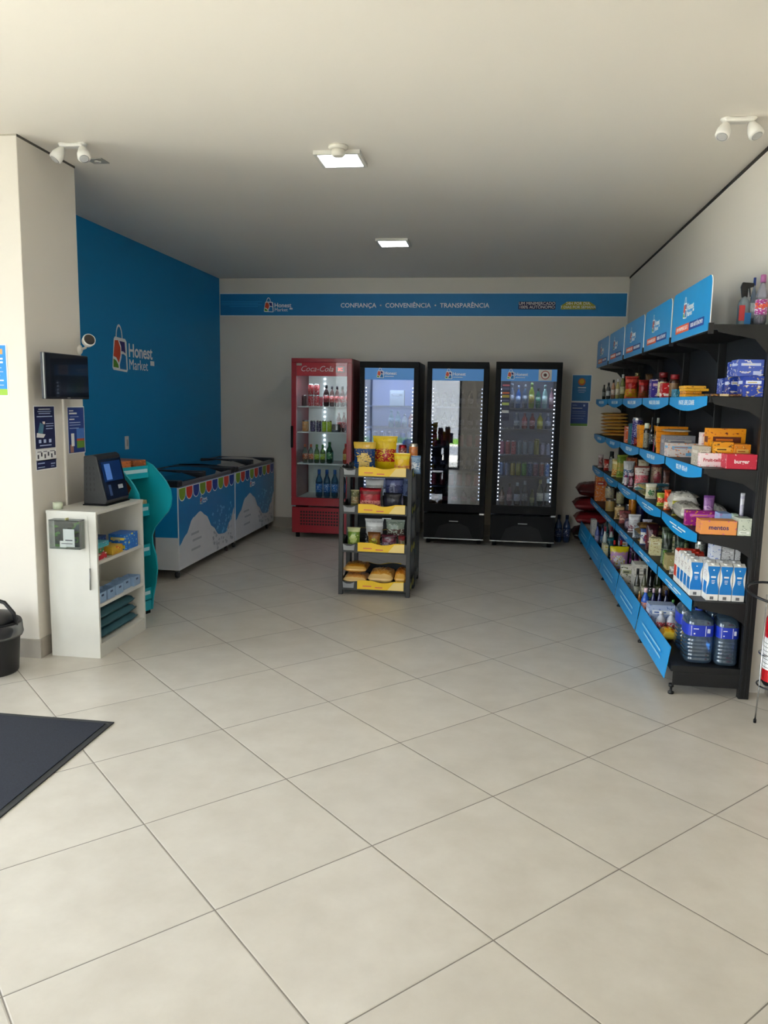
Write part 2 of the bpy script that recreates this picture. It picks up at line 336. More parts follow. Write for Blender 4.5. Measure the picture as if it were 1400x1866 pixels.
# ---------------------------------------------------------------- drink coolers
GREY = mat('8C8E90', .35, .6); LEDM = mat('EAF2FF', .4, emit=5); REDP = mat('9A0A20', .3, coat=.3); REDD = mat('6E0A1A', .4)
def cooler(name, label, x0, x1, frame, inner, gl, kind, y=8.45, h=1.98, depth=.68, gz=(.455, 1.905)):
    cx = (x0+x1)/2; W = x1-x0; t = thing(name, label, 'cooler', (cx, y, 0)); a = -W/2; b = W/2; ft = .055
    red = kind == 'red'; g0, g1 = gz; bx = .0
    # cabinet: open fronted insulated box
    mb = MB(); dk = mat('16161A', .4) if not red else REDD
    mb.box(a, a+.04, .06, depth, .06, h, inner, mx=dk).box(b-.04, b, .06, depth, .06, h, inner, mx=dk)
    mb.box(a+.04, b-.04, depth-.04, depth, .06, h, inner, my=None).box(a+.04, b-.04, .06, depth-.04, h-.06, h, dk, mz=inner)
    mb.box(a+.04, b-.04, .06, depth-.04, g0-.09, g0-.01, inner)
    mb.build('cabinet', t, bevel=.004)
    MB().box(a+.001, b-.001, .02, .06, .06, g0-.11, frame).build('lower_panel', t, bevel=.006)
    for sx in (a+.05, b-.05):
        for sy in (.1, depth-.06): MB().lathe([(.022, 0), (.022, .06)], BLACK, sx, sy, 10).build('foot', t)
    # door
    d0 = g0-.09
    dm = MB(); dm.box(a, b, 0, .05, d0, g0, frame).box(a, b, 0, .05, g1, h, frame).box(a, a+ft, 0, .05, g0, g1, frame).box(b-ft, b, 0, .05, g0, g1, frame)
    door = dm.build('door', t, bevel=.004)
    MB().box(a+ft, b-ft, .012, .018, g0, g1, gl).build('glass_pane', door)
    hp = g1-.125
    if red:
        hm = MB(); hm.box(a+ft, b-ft, .022, .03, hp-.02, g1, mat('B01226', .4, emit=.05)); hd = hm.build('header_panel', door)
        text('Coca-Cola', .085, plane((.0-.06, .0215, hp+.055), (1, 0, 0), (0, 0, 1)), LW, hd, 'script_lettering', shear=.35)
        MB().box(b-ft-.13, b-ft-.03, .0195, .0215, hp+.02, hp+.085, mat('A8A8AA', .4)).build('display_label', hd)
        text('3C', .05, plane((b-ft-.08, .019, hp+.052), (1, 0, 0), (0, 0, 1)), mat('FF5040', .4, emit=1), hd)
        bx = mat('7A0C1C', .5)
        gm = MB()
        for i in range(15):
            for j in range(5):
                X = a+.1+i*(W-.2)/15; Z = .15+j*.035; gm.box(X, X+.02, .017, .02, Z, Z+.02, mat('2A0408', .6))
        gm.build('vent_grille', t)
        MB().box(a+.0, a+.022, -.03, 0, 1.02, 1.26, BLACK).build('handle', door, bevel=.006)
        MB().box(a+ft, a+ft+.06, .009, .011, g1-.035, g1-.01, mat('9A9A8C', .5)).build('sticker', door)
    else:
        hd = MB().box(a+ft, b-ft, .005, .010, hp, g1, mat('4C92D8', .4, emit=.05)).build('header_panel', door)
        logo(plane((-.10 if kind != 'last' else a+ft+.10, .0045, hp+.022), (1, 0, 0), (0, 0, 1)), .108, hd, second=False)
        bars([(0, .10, 0, .006)], plane((-.05 if kind != 'last' else a+ft+.15, .0045, hp+.036), (1, 0, 0), (0, 0, 1)), hd, LW)
        if kind == 'last':
            st = MB().box(.1, .235, .002, .004, hp+.008, g1-.003, mat('D8D4CC', .5)).build('round_sign_sticker', hd)
            ring = arc(.168, hp+.066, .045, 0, 360, 20)[:-1]; r2 = arc(.168, hp+.066, .037, 0, 360, 20)[:-1]; r3 = arc(.168, hp+.066, .018, 0, 360, 8)[:-1]
            MB().prism(ring, 'y', .0010, .002, mat('B0342C', .5)).prism(r2, 'y', .0006, .0015, mat('E8E4DC', .5)).prism(r3, 'y', .0002, .0012, mat('5C2C28', .5)).build('ring_mark', st)
            s2 = MB(); xs = a+ft+.012; s2.box(xs, xs+.09, .008, .011, hp-.42, hp-.005, mat('262C50', .4))
            for k, c in enumerate(['C87088', '5C6488', 'D87048', 'B8A848', '5C6488', 'B8C870', '3A4060', 'C8CCD0', '3A4060']):
                s2.box(xs+.008, xs+.082, .0065, .008, hp-.055-k*.04, hp-.055-k*.04+(.028 if k % 2 else .018), mat(c, .5))
            s2.build('notice_sticker', door)
        
        lp = MB(); lp.prism([(a+.12, .075), (b-.12, .075), (b-.17, .2), (b-.26, .235), (a+.26, .235), (a+.17, .2)], 'y', .012, .02, mat('08080A', .6)).build('vent_recess', t)
        MB().box(a+.0, b, .004, .012, .058, .07, mat('B8BABC', .25, 1)).build('chrome_strip', t)
        MB().box(-.05, .05, .008, .0185, .255, .263, mat('B8BABC', .3, 1)).build('badge', t)
        MB().box(b-.05, b, -.006, .03, d0-.02, d0-.004, mat('B8BABC', .3, 1)).build('hinge', door)
    # lights
    if red:
        mb = MB()
        for k in range(16): mb.box(a+W*.34, a+W*.34+.012, depth-.05, depth-.042, g0+.5+k*.055, g0+.512+k*.055, LEDM)
        mb.build('led_strip', t)
    else:
        for sx in (a+ft+.008, b-ft-.016):
            mb = MB(); n = 30
            for k in range(n): z = g0+.05+k*(hp-g0-.1)/n; mb.box(sx, sx+.008, .034, .042, z, z+.009, LEDM)
            mb.build('led_strip', t)
    return t
COOL = [('red_cooler', 'red framed glass door drink cooler with white script header', -2.25, -1.572, REDP, mat('D4DCDA', .5), thin('F8FCFC', 'cooler_glass', .9), 'red', 2.0, (.463, 1.955), 2.0),
        ('black_cooler', 'black cooler with bright blue painted reflection haze beside the red cooler', -1.487, -.84, BLACK, mat('A8B4D8', .5), thin('E4ECF8', 'painted_reflection_glass', 1.3, .2, 'A8B8E0'), 'b2', 1.972, (.45, 1.905), 5),  # blue haze mixed into the glass imitates the bright shopfront's reflection
        ('black_cooler', 'black cooler with dark mirror-like glass between two other black coolers', -.752, -.095, BLACK, mat('22262C', .5), thin('B4BCCC', 'mirror_glass', 3.6), 'b3', 1.978, (.45, 1.905), .3),
        ('black_cooler', 'rightmost black cooler with round prohibition sign on its header', -.022, .668, BLACK, mat('6A7284', .5), thin('E0E6F0', 'tinted_glass', 1.2), 'last', 1.984, (.455, 1.91), 2.2)]
CH = {}
SHELVES = {0: (1.479, 1.196, .844), 1: (1.50, 1.265, 1.08, .86, .64), 2: (1.5, 1.27, 1.07, .83, .64), 3: (1.50, 1.28, 1.0, .77)}
for i, (nm, lb, x0, x1, fr, inn, gl, kd, h, gz, le) in enumerate(COOL):
    t = cooler(nm, lb, x0, x1, fr, inn, gl, kd, h=h, gz=gz); CH[i] = t; W = x1-x0
    for z in SHELVES[i]:
        mb = MB(); wire = mat('E6EAEA' if i == 0 else 'A8B0BC' if i == 1 else '50565E', .4)
        mb.box(-W/2+.045, W/2-.045, .075, .087, z-.014, z, wire).box(-W/2+.045, W/2-.045, .6, .61, z-.01, z, wire)
        for k in range(26): X = -W/2+.05+k*(W-.1)/25; mb.box(X-.002, X+.002, .087, .6, z-.006, z, wire)
        mb.build('wire_shelf', t)
    la = bpy.data.lights.new('cooler_lamp', 'AREA'); la.shape = 'RECTANGLE'; la.size = W-.2; la.size_y = .05; la.energy = le*0.33
    la.color = (.86, .93, 1) if i != 1 else (.72, .82, 1); lo = bpy.data.objects.new('cooler_lamp', la); col.objects.link(lo); lo.parent = t
    lo.location = (0, .1, gz[1]-.03 if i else gz[1]-.16); lo.rotation_euler = (math.radians(28), 0, 0)

# ---------------------------------------------------------------- goods: one builder per kind of packaging
def pm3(c, rough=.4, scale=22, t1=.56, t2=.63): return printed(c[0], c[1], c[2], rough, scale, t1, t2)
PET = {}
def g_bottle(name, w, d, h, c, slim=False, clear=False, text_=None):
    r = w/2; mb = MB(); body = mat(c[0], .22, coat=.3) if not clear else thin(c[0], 'clear_plastic', 1.4, .18, c[0])
    lab = pm3((c[1], c[0], 'F0F0F0'), .4, 60)
    pr = [(r*.8, 0, body), (r*.97, .012*h/.2, body), (r, h*.06, body), (r, h*.2, body), (r*1.01, h*.2, lab), (r*1.01, h*.5, lab), (r, h*.5, body), (r*.98, h*.58, body), (r*.8, h*.68, body), (r*.45, h*.78, body), (r*.38, h*.86, body)]
    mb.lathe(pr, body, n=18, sy=min(1.3, d/w))
    o = mb.build(name)
    cm = MB().lathe([(r*.46, h*.845), (r*.46, h*.99), (r*.40, h)], mat(c[2], .4), n=14).build('cap', o)
    return o
def g_can(name, w, d, h, c):
    r = w/2; lab = pm3((c[0], c[1], c[0]), .3, 45); rim = mat(c[2], .25, .8)
    mb = MB().lathe([(r*.86, 0, rim), (r*.93, h*.03, rim), (r, h*.06, lab), (r, h*.9, lab), (r*.9, h*.965, rim), (r*.9, h, rim), (r*.83, h, rim), (r*.83, h*.975, rim)], rim, n=20)
    return mb.build(name)
def g_jar(name, w, d, h, c):
    r = w/2; b = mat(c[0], .15, coat=.5); l = pm3((c[1], c[0], c[1]), .5, 60)
    o = MB().lathe([(r*.9, 0, b), (r, h*.05, b), (r, h*.2, l), (r, h*.62, l), (r, h*.7, b), (r*.8, h*.8, b)], b, n=18).build(name)
    MB().lathe([(r*.86, h*.79), (r*.86, h*.98), (r*.8, h)], mat(c[2], .35), n=18).build('lid', o); return o
def g_tub(name, w, d, h, c): return g_jar(name, w, d, h, c)
def g_box(name, w, d, h, c, tx='', tc='303030', seed=0):
    m0 = mat(c[0], .42); pr = pm3((c[0], c[1], c[2]), .42, 26 if max(w, h) > .08 else 45, .59, .66)
    mb = MB().box(-w/2, w/2, 0, d, 0, h, m0, my=pr, mx=pr); e = .0006
    rnd = random.Random(seed)
    if h > .05 and w > .05 and not tx:   # a title band and a window of picture on the front
        a = mat(c[2], .45); b_ = mat(c[1], .45); k = rnd.choice([0, 1, 2])
        z0 = h*(.62 if k != 1 else .1)
        mb.box(-w*.38, w*.38, -e, 0, z0, z0+h*.16, a).box(-w*.3, w*.16, -e*1.6, -e*.5, z0+h*.05, z0+h*.10, b_)
        if k == 2: mb.box(w*.1, w*.42, -e, 0, h*.08, h*.3, a)
        mb.box(-w/2-e, -w/2, d*.15, d*.85, z0, z0+h*.16, a)
    o = mb.build(name, bevel=min(.0015, h*.08), seg=1)
    if tx:
        wi = MB().box(-w*.46, w*.46, -e, 0, h*.12, h*.88, mat(c[0], .4)).build('front_label', o)
        text(tx, min(h*.5, w*.185), plane((0, -e*1.5, h*.5), (1, 0, 0), (0, 0, 1)), mat(tc, .4), wi, bold=.0006)
    return o
def g_bag(name, w, d, h, c, seed=0, k=0):
    rnd = random.Random(seed); m0 = pm3((c[0], c[2], c[1]), .28, 30, .62, .70); m1 = pm3((c[1], c[2], c[0]), .3, 40, .55, .64); m2 = mat(c[2], .3, coat=.3)
    def f(u, v, s):
        if v < .06 or v > .94: return m2
        if k == 0: return m1 if .28 < v < .66 else m0
        if k == 1: return m1 if (u-.5)**2/.1+(v-.42)**2/.06 < 1 else (m2 if v > .8 else m0)
        return m1 if v < .42 else (m2 if .7 < v < .84 else m0)
    mb = MB(); mb.pillow(w, d, h, f, seed=seed); o = mb.build(name)
    for v in o.data.vertices: v.co.y += d/2
    return o
def g_flat(name, w, d, h, c, seed=0):
    m0 = pm3((c[0], c[2], c[1]), .28, 30, .62, .70); m1 = pm3((c[1], c[2], c[0]), .3, 34, .5, .6); m2 = mat(c[2], .3, coat=.3)
    def f(u, v, s): return m2 if v < .05 or v > .95 else (m1 if .25 < v < .75 and .12 < u < .88 else m0)
    mb = MB(); mb.pillow(w, h, d, f, lying=True, seed=seed); return mb.build(name)
def g_carton(name, w, d, h, c):
    wh = mat(c[0], .4); bl = mat(c[1], .4); cr = mat('C8C0B0', .5); e = .0005
    o = MB().box(-w/2, w/2, 0, d, 0, h*.93, wh).build(name, bevel=.001, seg=1)
    # printed field with an oval white notch down each edge
    L = [(-w/2+.0005, h*.17)]
    def ed(s):
        pts = []
        for i in range(13):
            t = i/12; z = h*(.17+.76*t); k = max(0, math.sin(PI*min(1, max(0, (t-.22)/.66))))*w*.17; pts.append((s*(w/2-.0005-k), z))
        return pts
    poly = ed(1) + ed(-1)[::-1]
    pn = MB().prism(poly, 'y', -e, 0, bl); 
    pn.prism([(x*d/w, z) for x, z in poly], 'x', -w/2-e, -w/2, bl) if False else None
    pn.box(-w/2-e, -w/2, d*.1, d*.9, h*.17, h*.5, bl).box(-w/2-e, -w/2, d*.2, d*.8, h*.62, h*.8, printed('EDEBE6', '7A3838', 'D8D0C8', .4, 60))
    pn.box(-w*.2, w*.2, -e*2, -e, h*.62, h*.665, LW).box(-w*.14, w*.14, -e*2, -e, h*.54, h*.555, LW).box(-w*.14, w*.14, -e*2, -e, h*.5, h*.515, LW).box(-w*.1, w*.1, -e*2, -e, h*.46, h*.475, LW)
    pn.prism([(x, z) for x, z in arc(0, h*.83, w*.06, 0, 360, 8)[:-1]], 'y', -e*2, -e, LW)
    pn.box(-w*.18, w*.12, -e, 0, h*.03, h*.11, mat('6A6A6C', .5))
    pn.build('printed_panel', o)
    MB().prism([(0.002, h*.93), (d-.002, h*.93), (d*.55, h), (d*.45, h)], 'x', -w/2+.001, w/2-.001, wh if c[1][:2] != 'D8' else bl).build('folded_top', o)
    MB().lathe([(w*.17, h*.95), (w*.17, h*1.0)], wh if c[1][:2] != 'D8' else bl, 0, d*.3, 12).build('cap', o)
    return o
PW = thin('B4D4EC', 'blue_tinted_plastic', 2.6, .10, 'A0C4E0', .05)
def g_jug(name, w, d, h, c=None, small=False):
    r = w/2; mb = MB(); sy = d/w
    pr = [(r*.82, 0), (r*.95, h*.02), (r, h*.06)]
    for k in range(6): z = h*(.09+.07*k); pr += [(r, z), (r*.965, z+h*.02), (r*.965, z+h*.035), (r, z+h*.055)]
    pr += [(r, h*.74), (r*.97, h*.80), (r*.8, h*.88), (r*.5, h*.935), (r*.26, h*.95), (r*.24, h*.97)]
    mb.lathe(pr, PW, n=28, sy=sy, sq=4); o = mb.build(name)
    wt = MB().lathe([(r*.8, h*.015), (r*.93, h*.05), (r*.93, h*.8), (r*.7, h*.88)], thin('98BCD8', 'water_in_jug', .8, .06, '88B0D0'), n=24, sy=sy, sq=4).build('water', o)
    lb = mat('1B37B4', .35); L = MB().lathe([(r*1.005, h*.53), (r*1.005, h*.74)], lb, n=28, sy=sy, sq=4)
    L.f = L.f[:-2]; L.mi = L.mi[:-2]; L.sm = L.sm[:-2]; lo = L.build('paper_label', o)
    y = -r*sy*1.012; tb = MB(); tb.box(-w*.36, -w*.345, y, y+.001, h*.54, h*.73, LW).box(w*.14, w*.155, y, y+.001, h*.54, h*.73, LW)
    tb.prism(arc(-w*.24, h*.58, w*.03, 0, 360, 10)[:-1], 'y', y, y+.001, LW).box(-w*.28, -w*.1, y, y+.001, h*.665, h*.68, LW).box(w*.2, w*.3, y, y+.001, h*.6, h*.68, mat('C8CCE0', .5))
    tb.prism([(-w*.30, h*.60), (-w*.27, h*.56), (-w*.24, h*.60), (-w*.27, h*.68)], 'y', y, y+.001, LW) if False else None
    tb.build('label_print', lo)
    MB().lathe([(r*.27, h*.955), (r*.27, h*.995), (r*.24, h)], mat('2A50C8', .4), n=18).build('cap', o)
    return o
def g_spray(name, w, d, h, c):
    r = w*.4; b = thin('C8DCE4', 'clear_plastic', 1.4, .3, 'C8D4DC')
    o = MB().lathe([(r*.9, 0), (r, .008), (r, h*.5), (r*.85, h*.58), (r*.4, h*.64), (r*.36, h*.68)], b, n=18).build(name)
    MB().box(-r*.98, -.002, -r*1.04, -r*.7, h*.12, h*.47, mat(c[0], .4)).box(-.002, r*.98, -r*1.04, -r*.7, .004, h*.3, mat(c[1], .4)).build('paper_label', o, bevel=.001)
    BK = mat('16171A', .45)
    MB().prism([(-r*.45, h*.66), (r*.4, h*.66), (r*.45, h*.86), (r*1.35, h*.9), (r*1.35, h*.98), (-r*.5, h), (-r*.75, h*.9)], 'y', -r*.3, r*.3, BK).prism([(r*.55, h*.88), (r*.8, h*.88), (r*1.0, h*.68), (r*.85, h*.67)], 'y', -r*.14, r*.14, BK).build('trigger_head', o, bevel=.002)
    return o
GOODS = [
('spray', 'spray_bottle', 'bottle', 'red and blue labelled trigger spray bottle with black head on the top shelf', 1.217, 4.36, 1.974, 0.076, 0.06, 0.224, 'C9383F 2F78B8 CFE0E6', '', ''),
('bottle', 'cleaner_bottle', 'bottle', 'clear bottle with dark blue cap, half behind the purple one, on the top shelf', 1.312, 4.47, 1.974, 0.03, 0.07, 0.262, 'C9D6E8 E0E6F0 1E3E8E', '', ''),
('bottle', 'softener_bottle', 'bottle', 'big clear bottle with purple and orange label on the top shelf', 1.283, 4.27, 1.974, 0.059, 0.09, 0.248, 'DCDDEB B03C94 A05C92', 'Sepin', ''),
('box', 'blue_carton_pack', 'pack', 'nearest blue carton pack beside the upright on the second shelf', 1.243, 4.25, 1.611, 0.099, 0.1, 0.103, '1D3FA8 C9B06A DDE6FF', '', ''),
('box', 'blue_carton_pack', 'pack', 'blue carton pack left of the nearest one on the second shelf', 1.223, 4.42, 1.611, 0.064, 0.1, 0.103, '1D3FA8 C9B06A DDE6FF', '', ''),
('box', 'pale_blue_pack', 'pack', 'pale blue carton pack with cream sticker, topmost of the stack on the second shelf', 1.216, 4.27, 1.715, 0.126, 0.12, 0.084, '4A62C0 E6DCCB C7D2F5', '', ''),
('box', 'blue_carton_pack', 'pack', 'small blue carton resting high at the left of the stack on the second shelf', 1.232, 4.44, 1.715, 0.033, 0.08, 0.081, '2447B0 DDE6FF C9B06A', '', ''),
('box', 'blue_carton_pack', 'pack', 'leftmost low blue carton beside the stack on the second shelf', 1.233, 4.6, 1.611, 0.044, 0.1, 0.103, '2A4DB4 DDE6FF 8FA7E0', '', ''),
('box', 'chocolate_bar_box', 'chocolate', 'lowest yellow chocolate bar in the pile of four on the second shelf', 1.082, 4.787, 1.611, 0.11, 0.14, 0.015, 'E8A41C B5651D F6DC7A', '', ''),
('box', 'chocolate_bar_box', 'chocolate', 'second lowest yellow chocolate bar in the pile of four on the second shelf', 1.082, 4.779, 1.6275, 0.091, 0.14, 0.015, 'D98A12 7A3B12 F6DC7A', '', ''),
('box', 'chocolate_bar_box', 'chocolate', 'third yellow chocolate bar in the pile of four on the second shelf', 1.082, 4.797, 1.644, 0.134, 0.14, 0.015, 'F0B62A C07818 FFF0B0', '', ''),
('box', 'chocolate_bar_box', 'chocolate', 'topmost yellow chocolate bar in the pile of four on the second shelf', 1.082, 4.816, 1.6605, 0.123, 0.14, 0.015, 'F2B838 8A4A18 FFE9A0', '', ''),
('box', 'flat_candy_bar', 'chocolate', 'brown flat candy bar just right of the yellow pile on the second shelf', 1.085, 4.243, 1.611, 0.043, 0.12, 0.012, '3A1C14 D9A93A 8C2A1C', '', ''),
('box', 'flat_candy_bar', 'chocolate', 'cream flat candy bar in the middle of the front edge on the second shelf', 1.131, 4.243, 1.611, 0.043, 0.12, 0.012, 'C9B48C 6A2C1A E8D9B0', '', ''),
('box', 'flat_candy_bar', 'chocolate', 'dark brown flat candy bar in front of the blue cartons on the second shelf', 1.179, 4.243, 1.611, 0.056, 0.12, 0.012, '50281C C8A050 A8302A', '', ''),
('box', 'teal_biscuit_pack', 'biscuit', 'low teal and blue biscuit pack left of the yellow pile on the second shelf', 1.082, 5.028, 1.611, 0.048, 0.12, 0.048, '1F6C86 4FA8D0 D8E8E8', '', ''),
('box', 'red_drink_box', 'drink box', 'bright red box pack with white print on the second shelf', 1.09, 5.472, 1.611, 0.095, 0.084, 0.095, 'C01420 E8C8C0 F0F0F0', '', ''),
('box', 'purple_carton', 'drink box', 'tall purple and white carton left of the red box on the second shelf', 1.09, 5.85, 1.611, 0.068, 0.09, 0.131, '3A2C90 E8D8C8 C8A0C0', '', ''),
('jar', 'dark_jar', 'jar', 'dark red topped jar with cream label behind the red box on the second shelf', 1.082, 5.557, 1.611, 0.068, 0.09, 0.17, '3A1014 C9C39A 6C1418', '', ''),
('jar', 'dark_jar', 'jar', 'dark brown jar with red top, right of the cream labelled jar on the second shelf', 1.11, 5.33, 1.611, 0.065, 0.09, 0.148, '3C2018 7A5A38 8C1C22', '', ''),
('bag', 'dark_red_bag', 'bag', 'dark red bag with brown lower half on the second shelf', 1.09, 6.332, 1.611, 0.082, 0.1, 0.141, '7A1418 5E4420 B02A28', '', ''),
('bag', 'red_yellow_bag', 'bag', 'shiny red bag with yellow lower half on the second shelf', 1.09, 7.021, 1.611, 0.114, 0.12, 0.193, 'B81E1E C8A018 E86050', 'k2', ''),
('bottle', 'olive_bottle', 'bottle', 'pale olive bottle with white cap beside the red and yellow bag on the second shelf', 1.09, 7.296, 1.611, 0.043, 0.07, 0.216, '8A8C50 D8D0A0 E8E8E0', '', ''),
('bottle', 'pale_bottle', 'bottle', 'pale yellow bottle with white cap left of the olive one on the second shelf', 1.09, 7.56, 1.611, 0.037, 0.07, 0.185, 'C8B878 E8E0C8 F0F0F0', '', ''),
('bottle', 'sauce_bottle', 'bottle', 'pinkish sauce bottle with black cap on the second shelf', 1.09, 7.845, 1.611, 0.039, 0.08, 0.183, 'C09070 D8C0B0 181818', '', ''),
('bottle', 'sauce_bottle', 'bottle', 'grey labelled sauce bottle with black cap on the second shelf', 1.09, 8.192, 1.611, 0.043, 0.08, 0.165, '6A6A6A C8D0D4 141414', '', ''),
('bottle', 'sauce_bottle', 'bottle', 'farthest dark sauce bottle at the end on the second shelf', 1.09, 8.485, 1.611, 0.034, 0.08, 0.15, '3A342E 8C8C84 141414', '', ''),
('box', 'fruit_candy_box', 'candy box', 'pink and white fruit candy box at the front on the third shelf', 1.082, 4.351, 1.238, 0.134, 0.038, 0.073, 'F4E2E4 E0607A F8ECEC', 'Fruit-tella', 'C01838'),
('box', 'red_candy_box', 'candy box', 'long red candy display box at the near end on the third shelf', 1.191, 4.25, 1.238, 0.151, 0.1, 0.077, 'C41C3C D84058 F0E8E0', 'burger', 'F4E8E8'),
('box', 'orange_biscuit_box', 'biscuit', 'large upright orange box with dark picture, standing tallest at the back on the third shelf', 1.15, 4.47, 1.238, 0.192, 0.09, 0.202, 'F09A08 E07810 6A2810', '', '7A3010'),
('box', 'yellow_display_box', 'biscuit', 'yellow display box with brown window before the large orange box on the third shelf', 1.157, 4.39, 1.238, 0.103, 0.079, 0.132, 'F0A010 4A2C14 F4B840', '', ''),
('box', 'small_amber_box', 'biscuit', 'small amber box just above the red box on the third shelf', 1.263, 4.37, 1.238, 0.079, 0.08, 0.123, 'E8901C B85A14 F0C060', '', ''),
('box', 'white_pink_pack', 'pack', 'narrow white and pink upright pack left of the large orange box on the third shelf', 1.138, 4.57, 1.238, 0.029, 0.06, 0.175, 'E8D8D4 D0808C F4F0EC', '', ''),
('box', 'silver_bar_pack', 'chocolate', 'silver grey bar pack behind the pink candy box on the third shelf', 1.086, 4.4, 1.238, 0.063, 0.15, 0.106, 'BDB4A4 8C8478 DCD4C8', '', ''),
('box', 'toy_print_box', 'candy box', 'box printed with orange, light blue and red panels on the third shelf', 1.082, 5.126, 1.238, 0.179, 0.12, 0.086, 'E0D4D0 E8822C 78B4DC', '', ''),
('box', 'flat_grey_box', 'chocolate', 'flat grey and silver box lying behind the printed one on the third shelf', 1.082, 5.258, 1.238, 0.191, 0.108, 0.129, '8C8A90 6A6E80 B8B4B0', '', ''),
('box', 'orange_flat_box', 'chocolate', 'lowest wide orange flat box in the back stack on the third shelf', 1.082, 5.469, 1.238, 0.202, 0.039, 0.035, 'E08A10 C87008 F0A428', '', ''),
('box', 'orange_flat_box', 'chocolate', 'second lowest wide orange flat box in the back stack on the third shelf', 1.082, 5.482, 1.274, 0.203, 0.046, 0.035, 'E08A10 C87008 F0A428', '', ''),
('box', 'orange_flat_box', 'chocolate', 'middle wide orange flat box in the back stack on the third shelf', 1.082, 5.494, 1.31, 0.203, 0.054, 0.035, 'E08A10 C87008 F0A428', '', ''),
('box', 'orange_flat_box', 'chocolate', 'second highest wide orange flat box in the back stack on the third shelf', 1.082, 5.506, 1.346, 0.203, 0.041, 0.035, 'E08A10 C87008 F0A428', '', ''),
('box', 'orange_flat_box', 'chocolate', 'topmost wide orange flat box in the back stack on the third shelf', 1.082, 5.518, 1.382, 0.203, 0.05, 0.035, 'E08A10 C87008 F0A428', '', ''),
('box', 'orange_snack_box', 'snack', 'lowest small orange patterned box in the front stack on the third shelf', 1.082, 6.106, 1.238, 0.116, 0.14, 0.033, 'F09C10 D07008 F8C040', '', ''),
('box', 'orange_snack_box', 'snack', 'second lowest small orange patterned box in the front stack on the third shelf', 1.082, 6.118, 1.272, 0.116, 0.14, 0.033, 'F09C10 D07008 F8C040', '', ''),
('box', 'orange_snack_box', 'snack', 'middle small orange patterned box in the front stack on the third shelf', 1.082, 6.13, 1.306, 0.116, 0.14, 0.033, 'F09C10 D07008 F8C040', '', ''),
('box', 'orange_snack_box', 'snack', 'second highest small orange patterned box in the front stack on the third shelf', 1.082, 6.142, 1.34, 0.116, 0.14, 0.033, 'F09C10 D07008 F8C040', '', ''),
('box', 'orange_snack_box', 'snack', 'topmost small orange patterned box in the front stack on the third shelf', 1.082, 6.155, 1.374, 0.116, 0.14, 0.033, 'F09C10 D07008 F8C040', '', ''),
('bag', 'magenta_bag', 'bag', 'small round magenta bag by the orange boxes on the third shelf', 1.09, 5.624, 1.238, 0.048, 0.07, 0.089, 'C01870 E03880 80105C', '', ''),
('box', 'brown_wafer_box', 'biscuit', 'thin brown and pink wafer box right of the magenta bag on the third shelf', 1.09, 5.367, 1.238, 0.024, 0.06, 0.111, '9C5A48 D08C80 5A3028', '', ''),
('can', 'purple_tin', 'can', 'dark purple tin with white rim on the third shelf', 1.082, 6.466, 1.238, 0.085, 0.13, 0.22, '2C2470 C8C0E0 D8D8D8', '', ''),
('bag', 'red_round_bag', 'bag', 'dark red small bag in front of the purple tin on the third shelf', 1.09, 6.418, 1.238, 0.042, 0.048, 0.065, '8C1C20 B83838 5A1014', '', ''),
('box', 'teal_tall_box', 'box', 'teal tall box left of the purple tin on the third shelf', 1.09, 6.626, 1.238, 0.03, 0.1, 0.168, '1C6878 3C98A0 184858', '', ''),
('box', 'orange_white_box', 'box', 'orange and white box beside the teal tall box on the third shelf', 1.09, 6.835, 1.238, 0.031, 0.1, 0.139, 'D86838 E8D8D0 C04820', '', ''),
('jar', 'white_lid_jar', 'jar', 'small dark jar with white lid behind the orange boxes on the third shelf', 1.082, 5.971, 1.238, 0.043, 0.07, 0.189, '38342C 8C8878 D8DCC8', '', ''),
('bottle', 'black_bottle', 'bottle', 'black bottle behind the small orange boxes on the third shelf', 1.082, 5.76, 1.238, 0.034, 0.06, 0.237, '14161A 404850 181818', '', ''),
('bottle', 'grey_cap_bottle', 'bottle', 'dark bottle with grey cap behind the wide orange boxes on the third shelf', 1.082, 5.568, 1.238, 0.036, 0.055, 0.235, '2A2E28 60685C 909890', '', ''),
('flat', 'pasta_bag', 'pasta', 'lowest amber pasta bag in the far stack on the third shelf', 1.082, 8.135, 1.238, 0.247, 0.3, 0.034, 'D8941C A86010 F0C060', '', ''),
('flat', 'pasta_bag', 'pasta', 'second lowest amber pasta bag in the far stack on the third shelf', 1.082, 8.15, 1.272, 0.247, 0.3, 0.034, 'C88414 98600C E8B040', '', ''),
('flat', 'pasta_bag', 'pasta', 'third from bottom amber pasta bag in the far stack on the third shelf', 1.082, 8.165, 1.306, 0.247, 0.3, 0.034, 'E0A028 B07010 F8D070', '', ''),
('flat', 'pasta_bag', 'pasta', 'fourth from bottom amber pasta bag in the far stack on the third shelf', 1.082, 8.179, 1.34, 0.248, 0.3, 0.034, 'D8941C A86010 F0C060', '', ''),
('flat', 'pasta_bag', 'pasta', 'fifth from bottom amber pasta bag in the far stack on the third shelf', 1.082, 8.194, 1.374, 0.248, 0.3, 0.034, 'C88414 98600C E8B040', '', ''),
('flat', 'pasta_bag', 'pasta', 'second highest amber pasta bag in the far stack on the third shelf', 1.082, 8.208, 1.408, 0.248, 0.3, 0.034, 'E0A028 B07010 F8D070', '', ''),
('flat', 'pasta_bag', 'pasta', 'topmost amber pasta bag in the far stack on the third shelf', 1.082, 8.223, 1.442, 0.249, 0.3, 0.034, 'D8941C A86010 F0C060', '', ''),
('box', 'purple_candy_box', 'candy box', 'shiny purple candy display box at the front edge on the fourth shelf', 1.082, 4.553, 0.889, 0.175, 0.047, 0.085, '9C1880 E0A030 D060C0', '', 'F0D060'),
